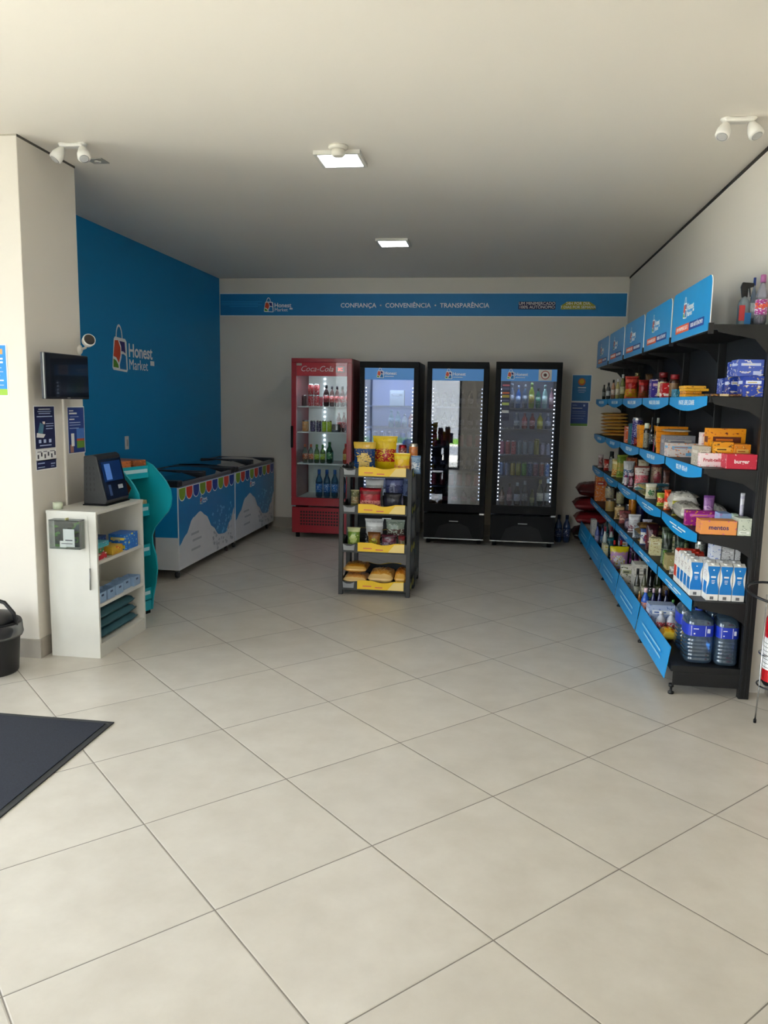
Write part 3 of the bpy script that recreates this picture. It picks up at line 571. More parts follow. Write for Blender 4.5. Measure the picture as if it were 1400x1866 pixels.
('box', 'mint_roll_box', 'candy box', 'orange and pink mint roll box at the near end on the fourth shelf', 1.088, 4.25, 0.889, 0.182, 0.1, 0.075, 'E89850 C850A0 F4C070', 'mentos', '20206C'),
('box', 'gum_tray', 'gum', 'white ribbed gum tray beside the upright on the fourth shelf', 1.275, 4.25, 0.889, 0.067, 0.09, 0.092, 'C4CCBC 8C9888 E8ECE4', '', ''),
('box', 'lilac_box', 'candy box', 'light blue and lilac box right of the purple box on the fourth shelf', 1.222, 4.4, 0.889, 0.06, 0.1, 0.094, '9CB8E8 B88CD0 D8E4F8', '', ''),
('box', 'small_mint_box', 'gum', 'tiny pale green box above the gum tray on the fourth shelf', 1.283, 4.37, 0.889, 0.026, 0.05, 0.097, 'B8CCB8 88A890 E0E8DC', '', ''),
('flat', 'teal_wipes', 'pack', 'flat teal pack at the back near the upright on the fourth shelf', 1.301, 4.43, 0.889, 0.041, 0.14, 0.03, '6C9C9C 88B4B0 C8D8D4', '', ''),
('bag', 'clear_hook_pack', 'pack', 'clear lilac upright blister pack with round top on the fourth shelf', 1.318, 4.38, 0.889, 0.024, 0.03, 0.21, 'C8C4D8 A48CC0 E8E8F0', '', ''),
('bag', 'purple_sachet', 'sachet', 'pointed purple sachet standing behind the purple box on the fourth shelf', 1.188, 4.6, 0.889, 0.062, 0.04, 0.167, '9C6CA8 C8A0C8 7C4890', '', ''),
('flat', 'grey_flat_bag', 'bag', 'long flat grey bag behind the purple sachet on the fourth shelf', 1.285, 4.66, 0.889, 0.057, 0.3, 0.102, 'A8A49C 8C8880 C8C4BC', '', ''),
('flat', 'silver_candy_bag', 'candy bag', 'lower silver candy bag behind the purple box on the fourth shelf', 1.082, 4.673, 0.889, 0.119, 0.256, 0.112, 'A8A498 68645C D8D4C8', '', ''),
('flat', 'white_candy_bag', 'candy bag', 'white and grey candy bag with pointed corner on the fourth shelf', 1.095, 4.97, 0.889, 0.155, 0.169, 0.149, 'C8C4B8 706C64 E8E4DC', '', ''),
('bag', 'yellow_dotted_bag', 'candy bag', 'dark bag with yellow dots at the front edge on the fourth shelf', 1.09, 4.93, 0.889, 0.046, 0.04, 0.091, '3C3820 D8C840 A8A030', '', ''),
('bag', 'red_candy_bag', 'candy bag', 'bright red and white candy bag in the shelf middle on the fourth shelf', 1.09, 5.14, 0.889, 0.042, 0.12, 0.132, 'D83018 F0D8B8 F06838', '', ''),
('flat', 'yellow_flat_bag', 'candy bag', 'flat yellow striped bag left of the red candy bag on the fourth shelf', 1.082, 5.845, 0.941, 0.111, 0.3, 0.03, 'C8B848 484428 E0D878', '', ''),
('flat', 'teal_flat_bag', 'bag', 'flat teal bag lying left of centre, upper one on the fourth shelf', 1.082, 6.163, 0.939, 0.251, 0.036, 0.03, '5C98A0 C8D4D4 3C7080', '', ''),
('flat', 'teal_white_bag', 'bag', 'flat teal and white bag under the teal one on the fourth shelf', 1.082, 6.237, 0.889, 0.258, 0.043, 0.045, '90B8B8 E8E8E4 4C8890', '', ''),
('bag', 'pink_white_bag', 'bag', 'upright white bag with pink print on the fourth shelf', 1.09, 6.28, 0.889, 0.116, 0.09, 0.196, 'D8CCC4 D86C78 8C4038', '', ''),
('bag', 'brown_pink_bag', 'bag', 'beige and red bag behind the pink printed one on the fourth shelf', 1.222, 6.33, 0.889, 0.096, 0.1, 0.238, 'B89880 A04048 6C3028', '', ''),
('bag', 'brown_cocoa_bag', 'bag', 'brown and white bag right of the beige and red one on the fourth shelf', 1.287, 6.2, 0.889, 0.055, 0.037, 0.186, '6C4438 D8C8C0 503028', '', ''),
('bag', 'blue_white_bag', 'bag', 'round white bag with blue print on the fourth shelf', 1.09, 6.83, 0.889, 0.095, 0.12, 0.192, 'D0D0D0 4C6C90 E8E8E8', '', ''),
('tub', 'purple_tub', 'tub', 'small purple and white tub in front of the round white bag on the fourth shelf', 1.08, 6.7, 0.889, 0.025, 0.08, 0.109, '98346C E0D8E0 D8C8D8', '', ''),
('bag', 'yellow_cream_bag', 'bag', 'cream and orange upright bag on the fourth shelf', 1.09, 7.446, 0.889, 0.089, 0.14, 0.169, 'D8C070 E0902C F0E4B0', '', ''),
('bag', 'red_spice_bag', 'bag', 'red and white bag left of the cream and orange one on the fourth shelf', 1.09, 8.046, 0.889, 0.08, 0.14, 0.121, 'B83024 E8C8B8 8C1C18', '', ''),
('bag', 'pale_red_bag', 'bag', 'farthest pale red striped bag at the end on the fourth shelf', 1.09, 8.479, 0.889, 0.057, 0.14, 0.138, 'B89490 8C3C38 E0D0CC', '', ''),
('jar', 'dark_lid_jar', 'jar', 'dark lidded jar at the far back on the fourth shelf', 1.132, 8.0, 0.889, 0.048, 0.046, 0.204, '4C5048 98A098 202424', '', ''),
('bag', 'green_leaf_bag', 'bag', 'green and yellow bag behind the cream and orange one on the fourth shelf', 1.119, 7.4, 0.889, 0.098, 0.046, 0.211, '708C28 C0A040 A8B850', '', ''),
('carton', 'milk_carton', 'milk carton', 'white and blue milk carton, leftmost in the nearest row on the fifth shelf', 1.082, 4.36, 0.529, 0.062, 0.072, 0.2, 'EDEBE6 0E7CCB F6F6F4', '', ''),
('carton', 'milk_carton', 'milk carton', 'white and blue milk carton, second left in the nearest row on the fifth shelf', 1.147, 4.27, 0.529, 0.062, 0.072, 0.2, 'EDEBE6 0E7CCB F6F6F4', '', ''),
('carton', 'milk_carton', 'milk carton', 'white and blue milk carton, second right in the nearest row on the fifth shelf', 1.213, 4.27, 0.529, 0.062, 0.072, 0.2, 'EDEBE6 0E7CCB F6F6F4', '', ''),
('carton', 'milk_carton', 'milk carton', 'white and blue milk carton, rightmost in the nearest row on the fifth shelf', 1.279, 4.27, 0.529, 0.062, 0.072, 0.2, 'EDEBE6 0E7CCB F6F6F4', '', ''),
('carton', 'milk_carton', 'milk carton', 'white and blue milk carton, leftmost in the second row on the fifth shelf', 1.082, 4.44, 0.529, 0.062, 0.072, 0.2, 'EDEBE6 0E7CCB F6F6F4', '', ''),
('carton', 'milk_carton', 'milk carton', 'white and blue milk carton, second left in the second row on the fifth shelf', 1.147, 4.35, 0.529, 0.062, 0.072, 0.2, 'EDEBE6 0E7CCB F6F6F4', '', ''),
('carton', 'milk_carton', 'milk carton', 'white and blue milk carton, second right in the second row on the fifth shelf', 1.213, 4.35, 0.529, 0.062, 0.072, 0.2, 'EDEBE6 0E7CCB F6F6F4', '', ''),
('carton', 'milk_carton', 'milk carton', 'white and blue milk carton, rightmost in the second row on the fifth shelf', 1.279, 4.35, 0.529, 0.062, 0.072, 0.2, 'EDEBE6 0E7CCB F6F6F4', '', ''),
('carton', 'milk_carton', 'milk carton', 'white and blue milk carton, leftmost in the third row on the fifth shelf', 1.082, 4.52, 0.529, 0.062, 0.072, 0.2, 'EDEBE6 0E7CCB F6F6F4', '', ''),
('carton', 'milk_carton', 'milk carton', 'white and blue milk carton, second left in the third row on the fifth shelf', 1.147, 4.43, 0.529, 0.062, 0.072, 0.2, 'EDEBE6 0E7CCB F6F6F4', '', ''),
('carton', 'milk_carton', 'milk carton', 'white and blue milk carton, second right in the third row on the fifth shelf', 1.213, 4.43, 0.529, 0.062, 0.072, 0.2, 'EDEBE6 0E7CCB F6F6F4', '', ''),
('carton', 'milk_carton', 'milk carton', 'white and blue milk carton, rightmost in the third row on the fifth shelf', 1.279, 4.43, 0.529, 0.062, 0.072, 0.2, 'EDEBE6 0E7CCB F6F6F4', '', ''),
('carton', 'milk_carton', 'milk carton', 'white and blue milk carton, leftmost in the fourth row on the fifth shelf', 1.082, 4.6, 0.529, 0.062, 0.072, 0.2, 'EDEBE6 0E7CCB F6F6F4', '', ''),
('carton', 'milk_carton', 'milk carton', 'red topped white milk carton, leftmost in the fifth row on the fifth shelf', 1.082, 4.68, 0.529, 0.062, 0.072, 0.2, 'EDEBE6 D8402C F6F6F4', '', ''),
('carton', 'milk_carton', 'milk carton', 'red topped white milk carton, second left in the fifth row on the fifth shelf', 1.147, 4.59, 0.529, 0.062, 0.072, 0.2, 'EDEBE6 D8402C F6F6F4', '', ''),
('carton', 'milk_carton', 'milk carton', 'red topped white milk carton, second left in the sixth row on the fifth shelf', 1.147, 4.67, 0.529, 0.062, 0.072, 0.2, 'EDEBE6 D8402C F6F6F4', '', ''),
('box', 'white_bow_box', 'box', 'lower left white bow printed box stacked on the milk on the fifth shelf', 1.245, 4.39, 0.7305, 0.063, 0.1, 0.06, 'C8C8C8 585858 E8E8E8', '', ''),
('box', 'white_bow_box', 'box', 'lower right white bow printed box stacked on the milk on the fifth shelf', 1.314, 4.39, 0.7305, 0.028, 0.1, 0.06, 'C8C8C8 585858 E8E8E8', '', ''),
('box', 'white_bow_box', 'box', 'upper left white bow printed box stacked on the milk on the fifth shelf', 1.241, 4.39, 0.7915, 0.062, 0.1, 0.026, 'C8C8C8 585858 E8E8E8', '', ''),
('box', 'white_bow_box', 'box', 'upper right white bow printed box stacked on the milk on the fifth shelf', 1.309, 4.39, 0.7915, 0.033, 0.1, 0.026, 'C8C8C8 585858 E8E8E8', '', ''),
('box', 'blue_white_box', 'box', 'white box with blue stripe beside the bow printed boxes on the fifth shelf', 1.191, 4.39, 0.7305, 0.049, 0.08, 0.087, 'D8DCE8 3C68C0 F0F0F4', '', ''),
('can', 'green_can', 'can', 'grey and green can behind the red topped cartons on the fifth shelf', 1.26, 4.98, 0.529, 0.062, 0.09, 0.201, 'A8A8A0 486038 B8B8B0', '', ''),
('bag', 'black_foil_bag', 'bag', 'shiny black foil bag with green base on the fifth shelf', 1.1, 5.19, 0.529, 0.074, 0.08, 0.243, '20281F 6A7A62 485840', '', ''),
('bag', 'dark_green_bag', 'bag', 'dark green bag right of the black foil one on the fifth shelf', 1.187, 5.22, 0.529, 0.069, 0.06, 0.232, '1C2A20 405848 889888', '', ''),
('box', 'tan_crate_box', 'box', 'low tan box at the front edge by the black foil bag on the fifth shelf', 1.1, 5.02, 0.529, 0.074, 0.1, 0.096, 'A89868 788838 C8B888', '', ''),
('bag', 'green_salad_bag', 'bag', 'small green bag leaning on the tan box on the fifth shelf', 1.1, 5.13, 0.529, 0.023, 0.05, 0.105, '688C38 A8B870 486828', '', ''),
('bag', 'silver_crumpled_bag', 'bag', 'crumpled silver bag left of the red topped cartons on the fifth shelf', 1.09, 4.86, 0.529, 0.055, 0.09, 0.049, 'B8B8B4 686864 E4E4E0', '', ''),
('bag', 'white_red_bag', 'bag', 'white bag with red and blue print on the fifth shelf', 1.09, 5.899, 0.529, 0.082, 0.036, 0.122, 'D8D4D0 B83848 304C88', '', ''),
('flat', 'brown_bean_bag', 'bag', 'lower brown lying bag behind the white and red one on the fifth shelf', 1.082, 5.944, 0.529, 0.209, 0.035, 0.052, '6C5020 8C6430 A8905C', '', ''),
('flat', 'brown_bean_bag', 'bag', 'upper brown lying bag behind the white and red one on the fifth shelf', 1.082, 5.964, 0.584, 0.209, 0.185, 0.052, '80602C 5C3C18 A89060', '', ''),
('flat', 'grey_crinkled_bag', 'bag', 'grey crinkled bag at the front edge on the fifth shelf', 1.09, 6.15, 0.529, 0.072, 0.048, 0.119, '98A0A8 C8CCD0 5C646C', '', ''),
('flat', 'dark_violet_bag', 'bag', 'flat dark violet bag on the fifth shelf', 1.09, 6.6, 0.529, 0.047, 0.049, 0.098, '383050 685880 A898A8', '', ''),
('flat', 'pink_meal_bag', 'bag', 'pink brown bag resting on the dark violet one on the fifth shelf', 1.1, 6.65, 0.589, 0.042, 0.249, 0.06, 'A06058 C88C80 6C3830', '', ''),
('can', 'orange_can', 'can', 'orange can on the fifth shelf', 1.2, 7.1, 0.529, 0.066, 0.1, 0.213, 'D8881C A85010 E0A840', '', ''),
('can', 'navy_tub', 'tub', 'dark navy tub right of the orange can on the fifth shelf', 1.271, 7.1, 0.529, 0.071, 0.1, 0.196, '181C44 50508C 24284C', '', ''),
('can', 'food_can', 'can', 'lower left beige food can of the four stacked together on the fifth shelf', 1.082, 7.713, 0.529, 0.088, 0.036, 0.115, 'A8905C C89030 B8B0A0', '', ''),
('can', 'food_can', 'can', 'upper left beige food can of the four stacked together on the fifth shelf', 1.082, 7.764, 0.649, 0.088, 0.085, 0.115, 'B0A888 4C5488 B8B8B0', '', ''),
('can', 'food_can', 'can', 'lower right beige food can of the four stacked together on the fifth shelf', 1.135, 7.37, 0.529, 0.074, 0.085, 0.115, 'A89C74 6C5848 B8B0A0', '', ''),
('can', 'food_can', 'can', 'upper right beige food can of the four stacked together on the fifth shelf', 1.128, 7.37, 0.649, 0.074, 0.085, 0.115, 'B0AC80 705870 C0C0B8', '', ''),
('box', 'orange_cereal_box', 'box', 'orange and white cereal box standing at the far end on the fifth shelf', 1.082, 8.531, 0.529, 0.114, 0.1, 0.272, 'D8742C D8D0C0 B83020', '', ''),
('jug', 'water_jug', 'water jug', 'front water jug with blue label nearest the shelf edge on the bottom shelf', 1.07, 4.29, 0.166, 0.149, 0.17, 0.292, '', '', ''),
('jug', 'water_jug', 'water jug', 'front water jug with blue label beside the black upright on the bottom shelf', 1.225, 4.27, 0.166, 0.117, 0.16, 0.292, '', '', ''),
('jug', 'water_jug', 'water jug', 'water jug behind the front left jug on the bottom shelf', 1.078, 4.5, 0.166, 0.135, 0.16, 0.292, '', '', ''),
('jug', 'water_jug', 'water jug', 'water jug behind the front right jug on the bottom shelf', 1.233, 4.47, 0.166, 0.109, 0.16, 0.292, '', '', ''),
('flat', 'yellow_wipes_bag', 'pack', 'orange and yellow wipes pack on the bare deck end on the bottom shelf', 1.03, 4.66, 0.166, 0.077, 0.12, 0.079, 'F0B418 E86C14 F8D848', '', ''),
('bottle', 'small_white_bottle', 'bottle', 'left small white bottle of the wrapped trio on the bottom shelf', 1.03, 4.86, 0.166, 0.055, 0.055, 0.13, 'C8CCD8 C84858 E8E8EC', '', ''),
('bottle', 'small_white_bottle', 'bottle', 'middle small white bottle of the wrapped trio on the bottom shelf', 1.092, 4.86, 0.166, 0.055, 0.055, 0.13, 'C8CCD8 C84858 E8E8EC', '', ''),
('bottle', 'small_white_bottle', 'bottle', 'right small white bottle of the wrapped trio on the bottom shelf', 1.154, 4.86, 0.166, 0.055, 0.055, 0.13, 'C8CCD8 C84858 E8E8EC', '', ''),
('box', 'blue_white_pack', 'pack', 'blue and white wrapped pack behind the small bottle trio on the bottom shelf', 0.997, 4.95, 0.166, 0.156, 0.1, 0.152, 'A8B8D8 2C5CA8 E0E4EC', '', ''),
('bottle', 'lotion_bottle', 'bottle', 'blue bottle with pink cap and orange band on the bottom shelf', 1.001, 5.22, 0.166, 0.053, 0.06, 0.19, '2458B8 E89878 E8C8D0', '', ''),
('bottle', 'lotion_bottle', 'bottle', 'navy bottle with pale pink cap on the bottom shelf', 1.058, 5.22, 0.166, 0.035, 0.06, 0.192, '1C1C54 34388C E8C8D4', '', ''),
('bottle', 'lotion_bottle', 'bottle', 'navy bottle with white cap, second from the dark one on the bottom shelf', 1.098, 5.22, 0.166, 0.033, 0.06, 0.194, '181848 30347C ECDCE4', '', ''),
('bottle', 'lotion_bottle', 'bottle', 'all dark navy bottle on the bottom shelf', 1.138, 5.22, 0.166, 0.038, 0.06, 0.182, '14143C 3C3C78 282C60', '', ''),
('bottle', 'green_label_bottle', 'bottle', 'short blue bottle with green and white label on the bottom shelf', 1.169, 5.15, 0.166, 0.038, 0.05, 0.138, '2C58A8 B8D0B0 68A858', '', ''),
('bottle', 'wine_bottle', 'bottle', 'dark grey wine bottle, first left of the white cap on the bottom shelf', 1.007, 5.55, 0.166, 0.041, 0.07, 0.252, '3C3C34 888878 141414', '', ''),
('bottle', 'wine_bottle', 'bottle', 'olive wine bottle with pale label on the bottom shelf', 1.056, 5.55, 0.166, 0.037, 0.07, 0.254, '585840 B8B098 1C1810', '', ''),
('bottle', 'wine_bottle', 'bottle', 'black wine bottle on the bottom shelf', 1.1, 5.55, 0.166, 0.037, 0.07, 0.249, '0C0C0C 201C18 0C0C0C', '', ''),
('bottle', 'amber_oil_bottle', 'bottle', 'small amber bottle in front of the wine bottles on the bottom shelf', 1.007, 5.4, 0.166, 0.025, 0.04, 0.127, 'C07828 E0B060 D8C088', '', ''),
('box', 'white_cleaner_box', 'box', 'tall white box with black lettering on the bottom shelf', 0.992, 6.049, 0.166, 0.09, 0.05, 0.176, 'D8D4C8 282828 A8A880', '', ''),
('box', 'white_wide_box', 'box', 'white wide box behind the wine bottles on the bottom shelf', 1.04, 5.75, 0.166, 0.089, 0.14, 0.245, 'CCC8BC 888478 E0DCD0', '', ''),
('bag', 'brown_nut_bag', 'bag', 'brown bag at the front left of the tall white box on the bottom shelf', 1.0, 6.48, 0.166, 0.053, 0.08, 0.048, '8C5C30 C08838 603818', '', ''),
('bag', 'detergent_bag', 'detergent', 'purple and white detergent bag with yellow top on the bottom shelf', 0.992, 6.645, 0.166, 0.157, 0.074, 0.208, 'B888B8 D8D8E4 D8C818', 'k1', ''),
('bag', 'violet_bag', 'bag', 'dark violet bag right of the yellow topped one on the bottom shelf', 1.103, 6.33, 0.166, 0.081, 0.1, 0.26, '301838 8C3878 581850', '', ''),
('box', 'cream_edge_box', 'box', 'white box with yellow edge behind the yellow topped bag on the bottom shelf', 0.992, 7.062, 0.166, 0.0425, 0.12, 0.148, 'D8D4B0 C8B828 6C8050', '', ''),
('bottle', 'red_cap_bottle', 'bottle', 'dark bottle with red cap, left of two on the bottom shelf', 1.016, 6.72, 0.166, 0.041, 0.07, 0.249, '28203C 702838 B81C1C', '', ''),
('bottle', 'red_cap_bottle', 'bottle', 'dark bottle with red cap, right of two on the bottom shelf', 1.07, 6.72, 0.166, 0.045, 0.07, 0.251, '20203C 403880 B0181C', '', ''),
('box', 'yellow_label_pack', 'pack', 'blue pack with yellow label on the bottom shelf', 1.121, 7.0, 0.166, 0.075, 0.1, 0.249, '203080 D8A838 F0F0F0', '', ''),
('bottle', 'cleaner_bottle', 'bottle', 'white bottle with dark red cap on the bottom shelf', 1.007, 7.25, 0.166, 0.044, 0.08, 0.282, 'C8D0CC 387050 7C1830', '', ''),
('bottle', 'cleaner_bottle', 'bottle', 'pale bottle with dark red cap right of the white one on the bottom shelf', 1.061, 7.25, 0.166, 0.049, 0.08, 0.284, 'B8C0B8 7C8878 801C34', '', ''),
('bottle', 'detergent_bottle', 'bottle', 'blue and lilac bottle with dark cap on the bottom shelf', 0.992, 7.662, 0.166, 0.042, 0.08, 0.259, '4C5CA0 9898C8 20244C', '', ''),
('bottle', 'detergent_bottle', 'bottle', 'navy bottle behind the blue and lilac one on the bottom shelf', 1.046, 7.72, 0.166, 0.042, 0.08, 0.231, '24407C 5080A8 1C2440', '', ''),
('box', 'white_soap_box', 'box', 'white box near the far end on the bottom shelf', 1.006, 8.07, 0.166, 0.049, 0.12, 0.223, 'C8C8C4 A8A8A8 E0E0E0', '', ''),
('box', 'white_soap_box', 'box', 'low white box at the very far end on the bottom shelf', 0.992, 8.639, 0.166, 0.07, 0.14, 0.074, 'B8B0A8 98908C D0C8C4', '', ''),
('box', 'olive_small_box', 'box', 'small olive and cream box at the far front edge on the bottom shelf', 0.992, 8.025, 0.166, 0.038, 0.045, 0.063, '8C8458 C8C0A0 6C6440', '', ''),
('bag', 'brown_meal_bag', 'bag', 'brown paper bag behind the dark red one on the second shelf', 1.156, 6.45, 1.611, 0.059, 0.08, 0.192, '6C4C30 A08050 48301C', '', ''),
('can', 'gold_tin', 'can', 'gold tin behind the shiny red bag on the second shelf', 1.206, 7.25, 1.611, 0.047, 0.09, 0.23, '9C7C30 C8B070 C0B080', '', ''),
('box', 'navy_biscuit_box', 'biscuit', 'navy biscuit box behind the orange and white box on the third shelf', 1.179, 6.95, 1.238, 0.055, 0.08, 0.147, '24305C 8090C0 C8C8D8', '', ''),
('flat', 'cream_wafer_pack', 'biscuit', 'cream wafer pack lying on the silver grey flat box on the third shelf', 1.082, 5.24, 1.3875, 0.162, 0.16, 0.02, 'C8B898 8C6C50 E8DCC8', '', ''),
('flat', 'olive_candy_bag', 'candy bag', 'olive and white candy bag under the yellow striped one on the fourth shelf', 1.082, 5.824, 0.889, 0.129, 0.28, 0.05, '6C6C40 D8D0B0 A8A068', '', ''),
('flat', 'clear_candy_bag', 'candy bag', 'clear bag with black print behind the red candy bag on the fourth shelf', 1.172, 5.28, 0.889, 0.17, 0.25, 0.055, 'C0BCB0 484440 E8E4DC', '', ''),
('flat', 'spotted_candy_bag', 'candy bag', 'spotted clear bag resting on the black printed one on the fourth shelf', 1.172, 5.3, 0.945, 0.166, 0.22, 0.045, 'B0A894 586040 E8E0D0', '', ''),
('bag', 'maroon_biscuit_bag', 'bag', 'maroon bag between the round white and the pink printed bags on the fourth shelf', 1.09, 6.549, 0.889, 0.043, 0.08, 0.119, '6C1C38 C88098 D8C8D0', '', ''),
('bag', 'beige_oat_bag', 'bag', 'beige bag standing tall behind the pink printed bag on the fourth shelf', 1.198, 6.75, 0.889, 0.093, 0.09, 0.215, 'B8A480 785838 E0D4B8', '', ''),
('box', 'rust_cocoa_box', 'box', 'rust coloured box behind the round white bag on the fourth shelf', 1.183, 7.25, 0.889, 0.086, 0.08, 0.198, 'A8542C D8B088 602C18', '', ''),
('bag', 'sugar_bag', 'bag', 'white and blue bag just right of the grey crinkled one on the fifth shelf', 1.09, 6.198, 0.529, 0.045, 0.07, 0.071, 'D0D4DC 3C5C9C E8ECF0', '', ''),
('bag', 'lilac_rice_bag', 'bag', 'pale lilac bag behind the white and blue one on the fifth shelf', 1.172, 6.25, 0.529, 0.075, 0.1, 0.138, 'A8A8C0 706890 D8D8E4', '', ''),
('flat', 'brown_coffee_bag', 'bag', 'dark brown bag resting on the pair of brown bags on the fifth shelf', 1.082, 5.935, 0.639, 0.157, 0.12, 0.05, '583818 A07840 8C6C3C', '', ''),
('can', 'silver_tin', 'can', 'silver tin right of the stacked beige cans on the fifth shelf', 1.231, 7.45, 0.529, 0.045, 0.07, 0.11, '8C9098 485068 B8BCC0', '', ''),
('can', 'small_bean_can', 'can', 'small brown can far behind the beige cans on the fifth shelf', 1.149, 7.75, 0.529, 0.062, 0.08, 0.12, '98704C C8A878 B0B0A8', '', ''),
('bag', 'dark_seed_bag', 'bag', 'dark brown bag by the orange cereal box on the fifth shelf', 1.177, 8.1, 0.529, 0.065, 0.08, 0.186, '4C3020 98704C 2C1C14', '', ''),
('jar', 'pickle_jar', 'jar', 'green jar behind the dark green bag on the fifth shelf', 1.275, 5.4, 0.529, 0.046, 0.06, 0.18, '3C5030 A8B078 707868', '', ''),
('box', 'pale_noodle_box', 'box', 'pale yellow box at the front edge left of the tan one on the fifth shelf', 1.09, 5.5, 0.529, 0.07, 0.07, 0.12, 'D8D0A0 A88848 E8E4C8', '', ''),
('bag', 'white_flour_bag', 'bag', 'plain white bag left of the red and blue printed one on the fifth shelf', 1.19, 5.98, 0.529, 0.06, 0.04, 0.048, 'D8D8D8 A8A8A8 F0F0F0', '', ''),
('bag', 'cocoa_bag', 'bag', 'dark maroon bag with cream print left of the pale yellow box on the fifth shelf', 1.09, 5.66, 0.529, 0.09, 0.08, 0.19, '502028 D8C8A8 301018', '', ''),
('bag', 'pearl_bag', 'bag', 'pearl white bag standing behind the grey crinkled one on the fifth shelf', 1.09, 6.44, 0.529, 0.1, 0.08, 0.15, 'C8C8CC 8C5868 E8E8EC', '', ''),
('bag', 'rose_bag', 'bag', 'rose and brown bag before the navy tub on the fifth shelf', 1.09, 6.9, 0.529, 0.1, 0.08, 0.12, 'A85C5C D8B0A0 683030', '', ''),
('bag', 'tan_pouch', 'bag', 'tan pouch between the stacked cans and the rose bag on the fifth shelf', 1.09, 7.18, 0.529, 0.09, 0.07, 0.11, 'B08C58 70502C D8C090', '', ''),
('box', 'ivory_tea_box', 'box', 'ivory box right of the dark maroon bag on the fifth shelf', 1.19, 5.55, 0.529, 0.09, 0.07, 0.13, 'D0C8A8 607848 A0A070', '', ''),
('bag', 'lime_candy_bag', 'candy bag', 'lime and red small bag before the yellow striped one on the fourth shelf', 1.085, 5.36, 0.889, 0.07, 0.06, 0.09, '90A030 C83828 D8D868', '', ''),
('bag', 'ivory_chip_bag', 'bag', 'ivory and green bag at the front edge before the teal pair on the fourth shelf', 1.085, 5.78, 0.889, 0.08, 0.044, 0.11, 'D0C8A8 487848 E8E4D0', '', ''),
('bottle', 'teal_bottle', 'bottle', 'teal bottle right of the navy one on the bottom shelf', 1.117, 7.9, 0.166, 0.037, 0.06, 0.239, '1C6068 70A8A8 184048', '', ''),
('bottle', 'pink_bottle', 'bottle', 'pink bottle behind the pale bottle on the bottom shelf', 1.125, 7.65, 0.166, 0.041, 0.06, 0.288, 'B0608C E0B0C8 D8D8D8', '', ''),
('can', 'green_tin', 'can', 'green tin behind the blue pack with yellow label on the bottom shelf', 1.216, 7.5, 0.166, 0.06, 0.08, 0.277, '2C6840 88B890 A8B0A8', '', ''),
('bag', 'teal_soap_bag', 'bag', 'teal bag behind the red capped bottles on the bottom shelf', 1.0355, 7.14, 0.166, 0.0645, 0.07, 0.2, '187080 78B8C0 104850', '', ''),
('box', 'lilac_powder_box', 'box', 'lilac box behind the dark violet bag on the bottom shelf', 1.168, 6.65, 0.166, 0.08, 0.1, 0.273, '8C78A8 D0C0E0 5C4C78', '', ''),
('bottle', 'black_shampoo_bottle', 'bottle', 'black bottle behind the tall white box on the bottom shelf', 1.06, 6.1, 0.166, 0.045, 0.05, 0.261, '18181C 50505C 101014', '', ''),
('bottle', 'brown_shampoo_bottle', 'bottle', 'brown bottle behind the white wide box on the bottom shelf', 1.12, 6.1, 0.166, 0.045, 0.05, 0.264, '50341C 98704C 201810', '', ''),
('bottle', 'wine_bottle', 'bottle', 'green wine bottle right of the black one on the bottom shelf', 1.15, 5.6, 0.166, 0.05, 0.06, 0.253, '28381C 787850 141810', '', ''),
('bottle', 'wine_bottle', 'bottle', 'brown wine bottle farthest from the shelf edge on the bottom shelf', 1.215, 5.62, 0.166, 0.05, 0.06, 0.251, '382418 907048 181010', '', ''),
('box', 'green_tea_box', 'box', 'green and cream box beside the amber bottle on the bottom shelf', 1.05, 5.42, 0.166, 0.06, 0.05, 0.11, '5C7838 D8D0A0 2C4018', '', ''),
('bag', 'orange_cup_bag', 'bag', 'orange brown bag under the tall white box on the bottom shelf', 1.0, 6.1, 0.166, 0.05, 0.06, 0.12, 'A86020 E0A850 683818', '', ''),
('bag', 'blue_chip_bag', 'chips', "dark blue potato chip bag with cream picture on the rack's top", -1.117, 6.08, 0.986, 0.181, 0.09, 0.242, '143C74 E0C070 D8B040', 'k1', ''),
('bag', 'yellow_red_bag', 'chips', "large yellow bag with red band on the rack's top", -0.989, 6.22, 0.986, 0.202, 0.1, 0.287, 'E8C40C B0141C E8C830', 'k0', ''),
('can', 'red_snack_tube', 'snack tube', "dark red snack tube on the rack's top", -0.777, 6.25, 0.986, 0.067, 0.07, 0.218, '7C1420 E0C8B0 8C1820', '', ''),
('can', 'orange_snack_tube', 'snack tube', "orange snack tube with grey lower half on the rack's top", -0.686, 6.2, 0.986, 0.071, 0.07, 0.232, 'D8803C 88888C E8DCC8', '', ''),
('bag', 'yellow_small_bag', 'chips', "small yellow bag with pink picture on the rack's top", -0.796, 6.09, 0.986, 0.131, 0.07, 0.162, 'F0C010 E89058 F4D840', '', ''),
('bag', 'grey_blue_bag', 'chips', "small grey blue bag at the right corner on the rack's top", -0.658, 6.1, 0.986, 0.078, 0.06, 0.143, '8CA8C4 E0E4E8 486C98', '', ''),
('flat', 'white_sachet', 'sachet', "small white sachet lying in the front on the rack's top", -0.907, 6.07, 0.986, 0.096, 0.08, 0.02, 'D8D0C8 A87068 F0F0EC', '', ''),
('bag', 'red_label_bag', 'snack bag', 'crimson bag with pink label, lower front on the upper middle rack shelf', -1.062, 6.07, 0.691, 0.177, 0.08, 0.173, 'A81828 D88C84 701018', '', ''),
('bag', 'olive_snack_bag', 'snack bag', 'olive and brown bag, far left on the upper middle rack shelf', -1.142, 6.09, 0.691, 0.072, 0.07, 0.153, '5C5C38 887048 B0A888', '', ''),
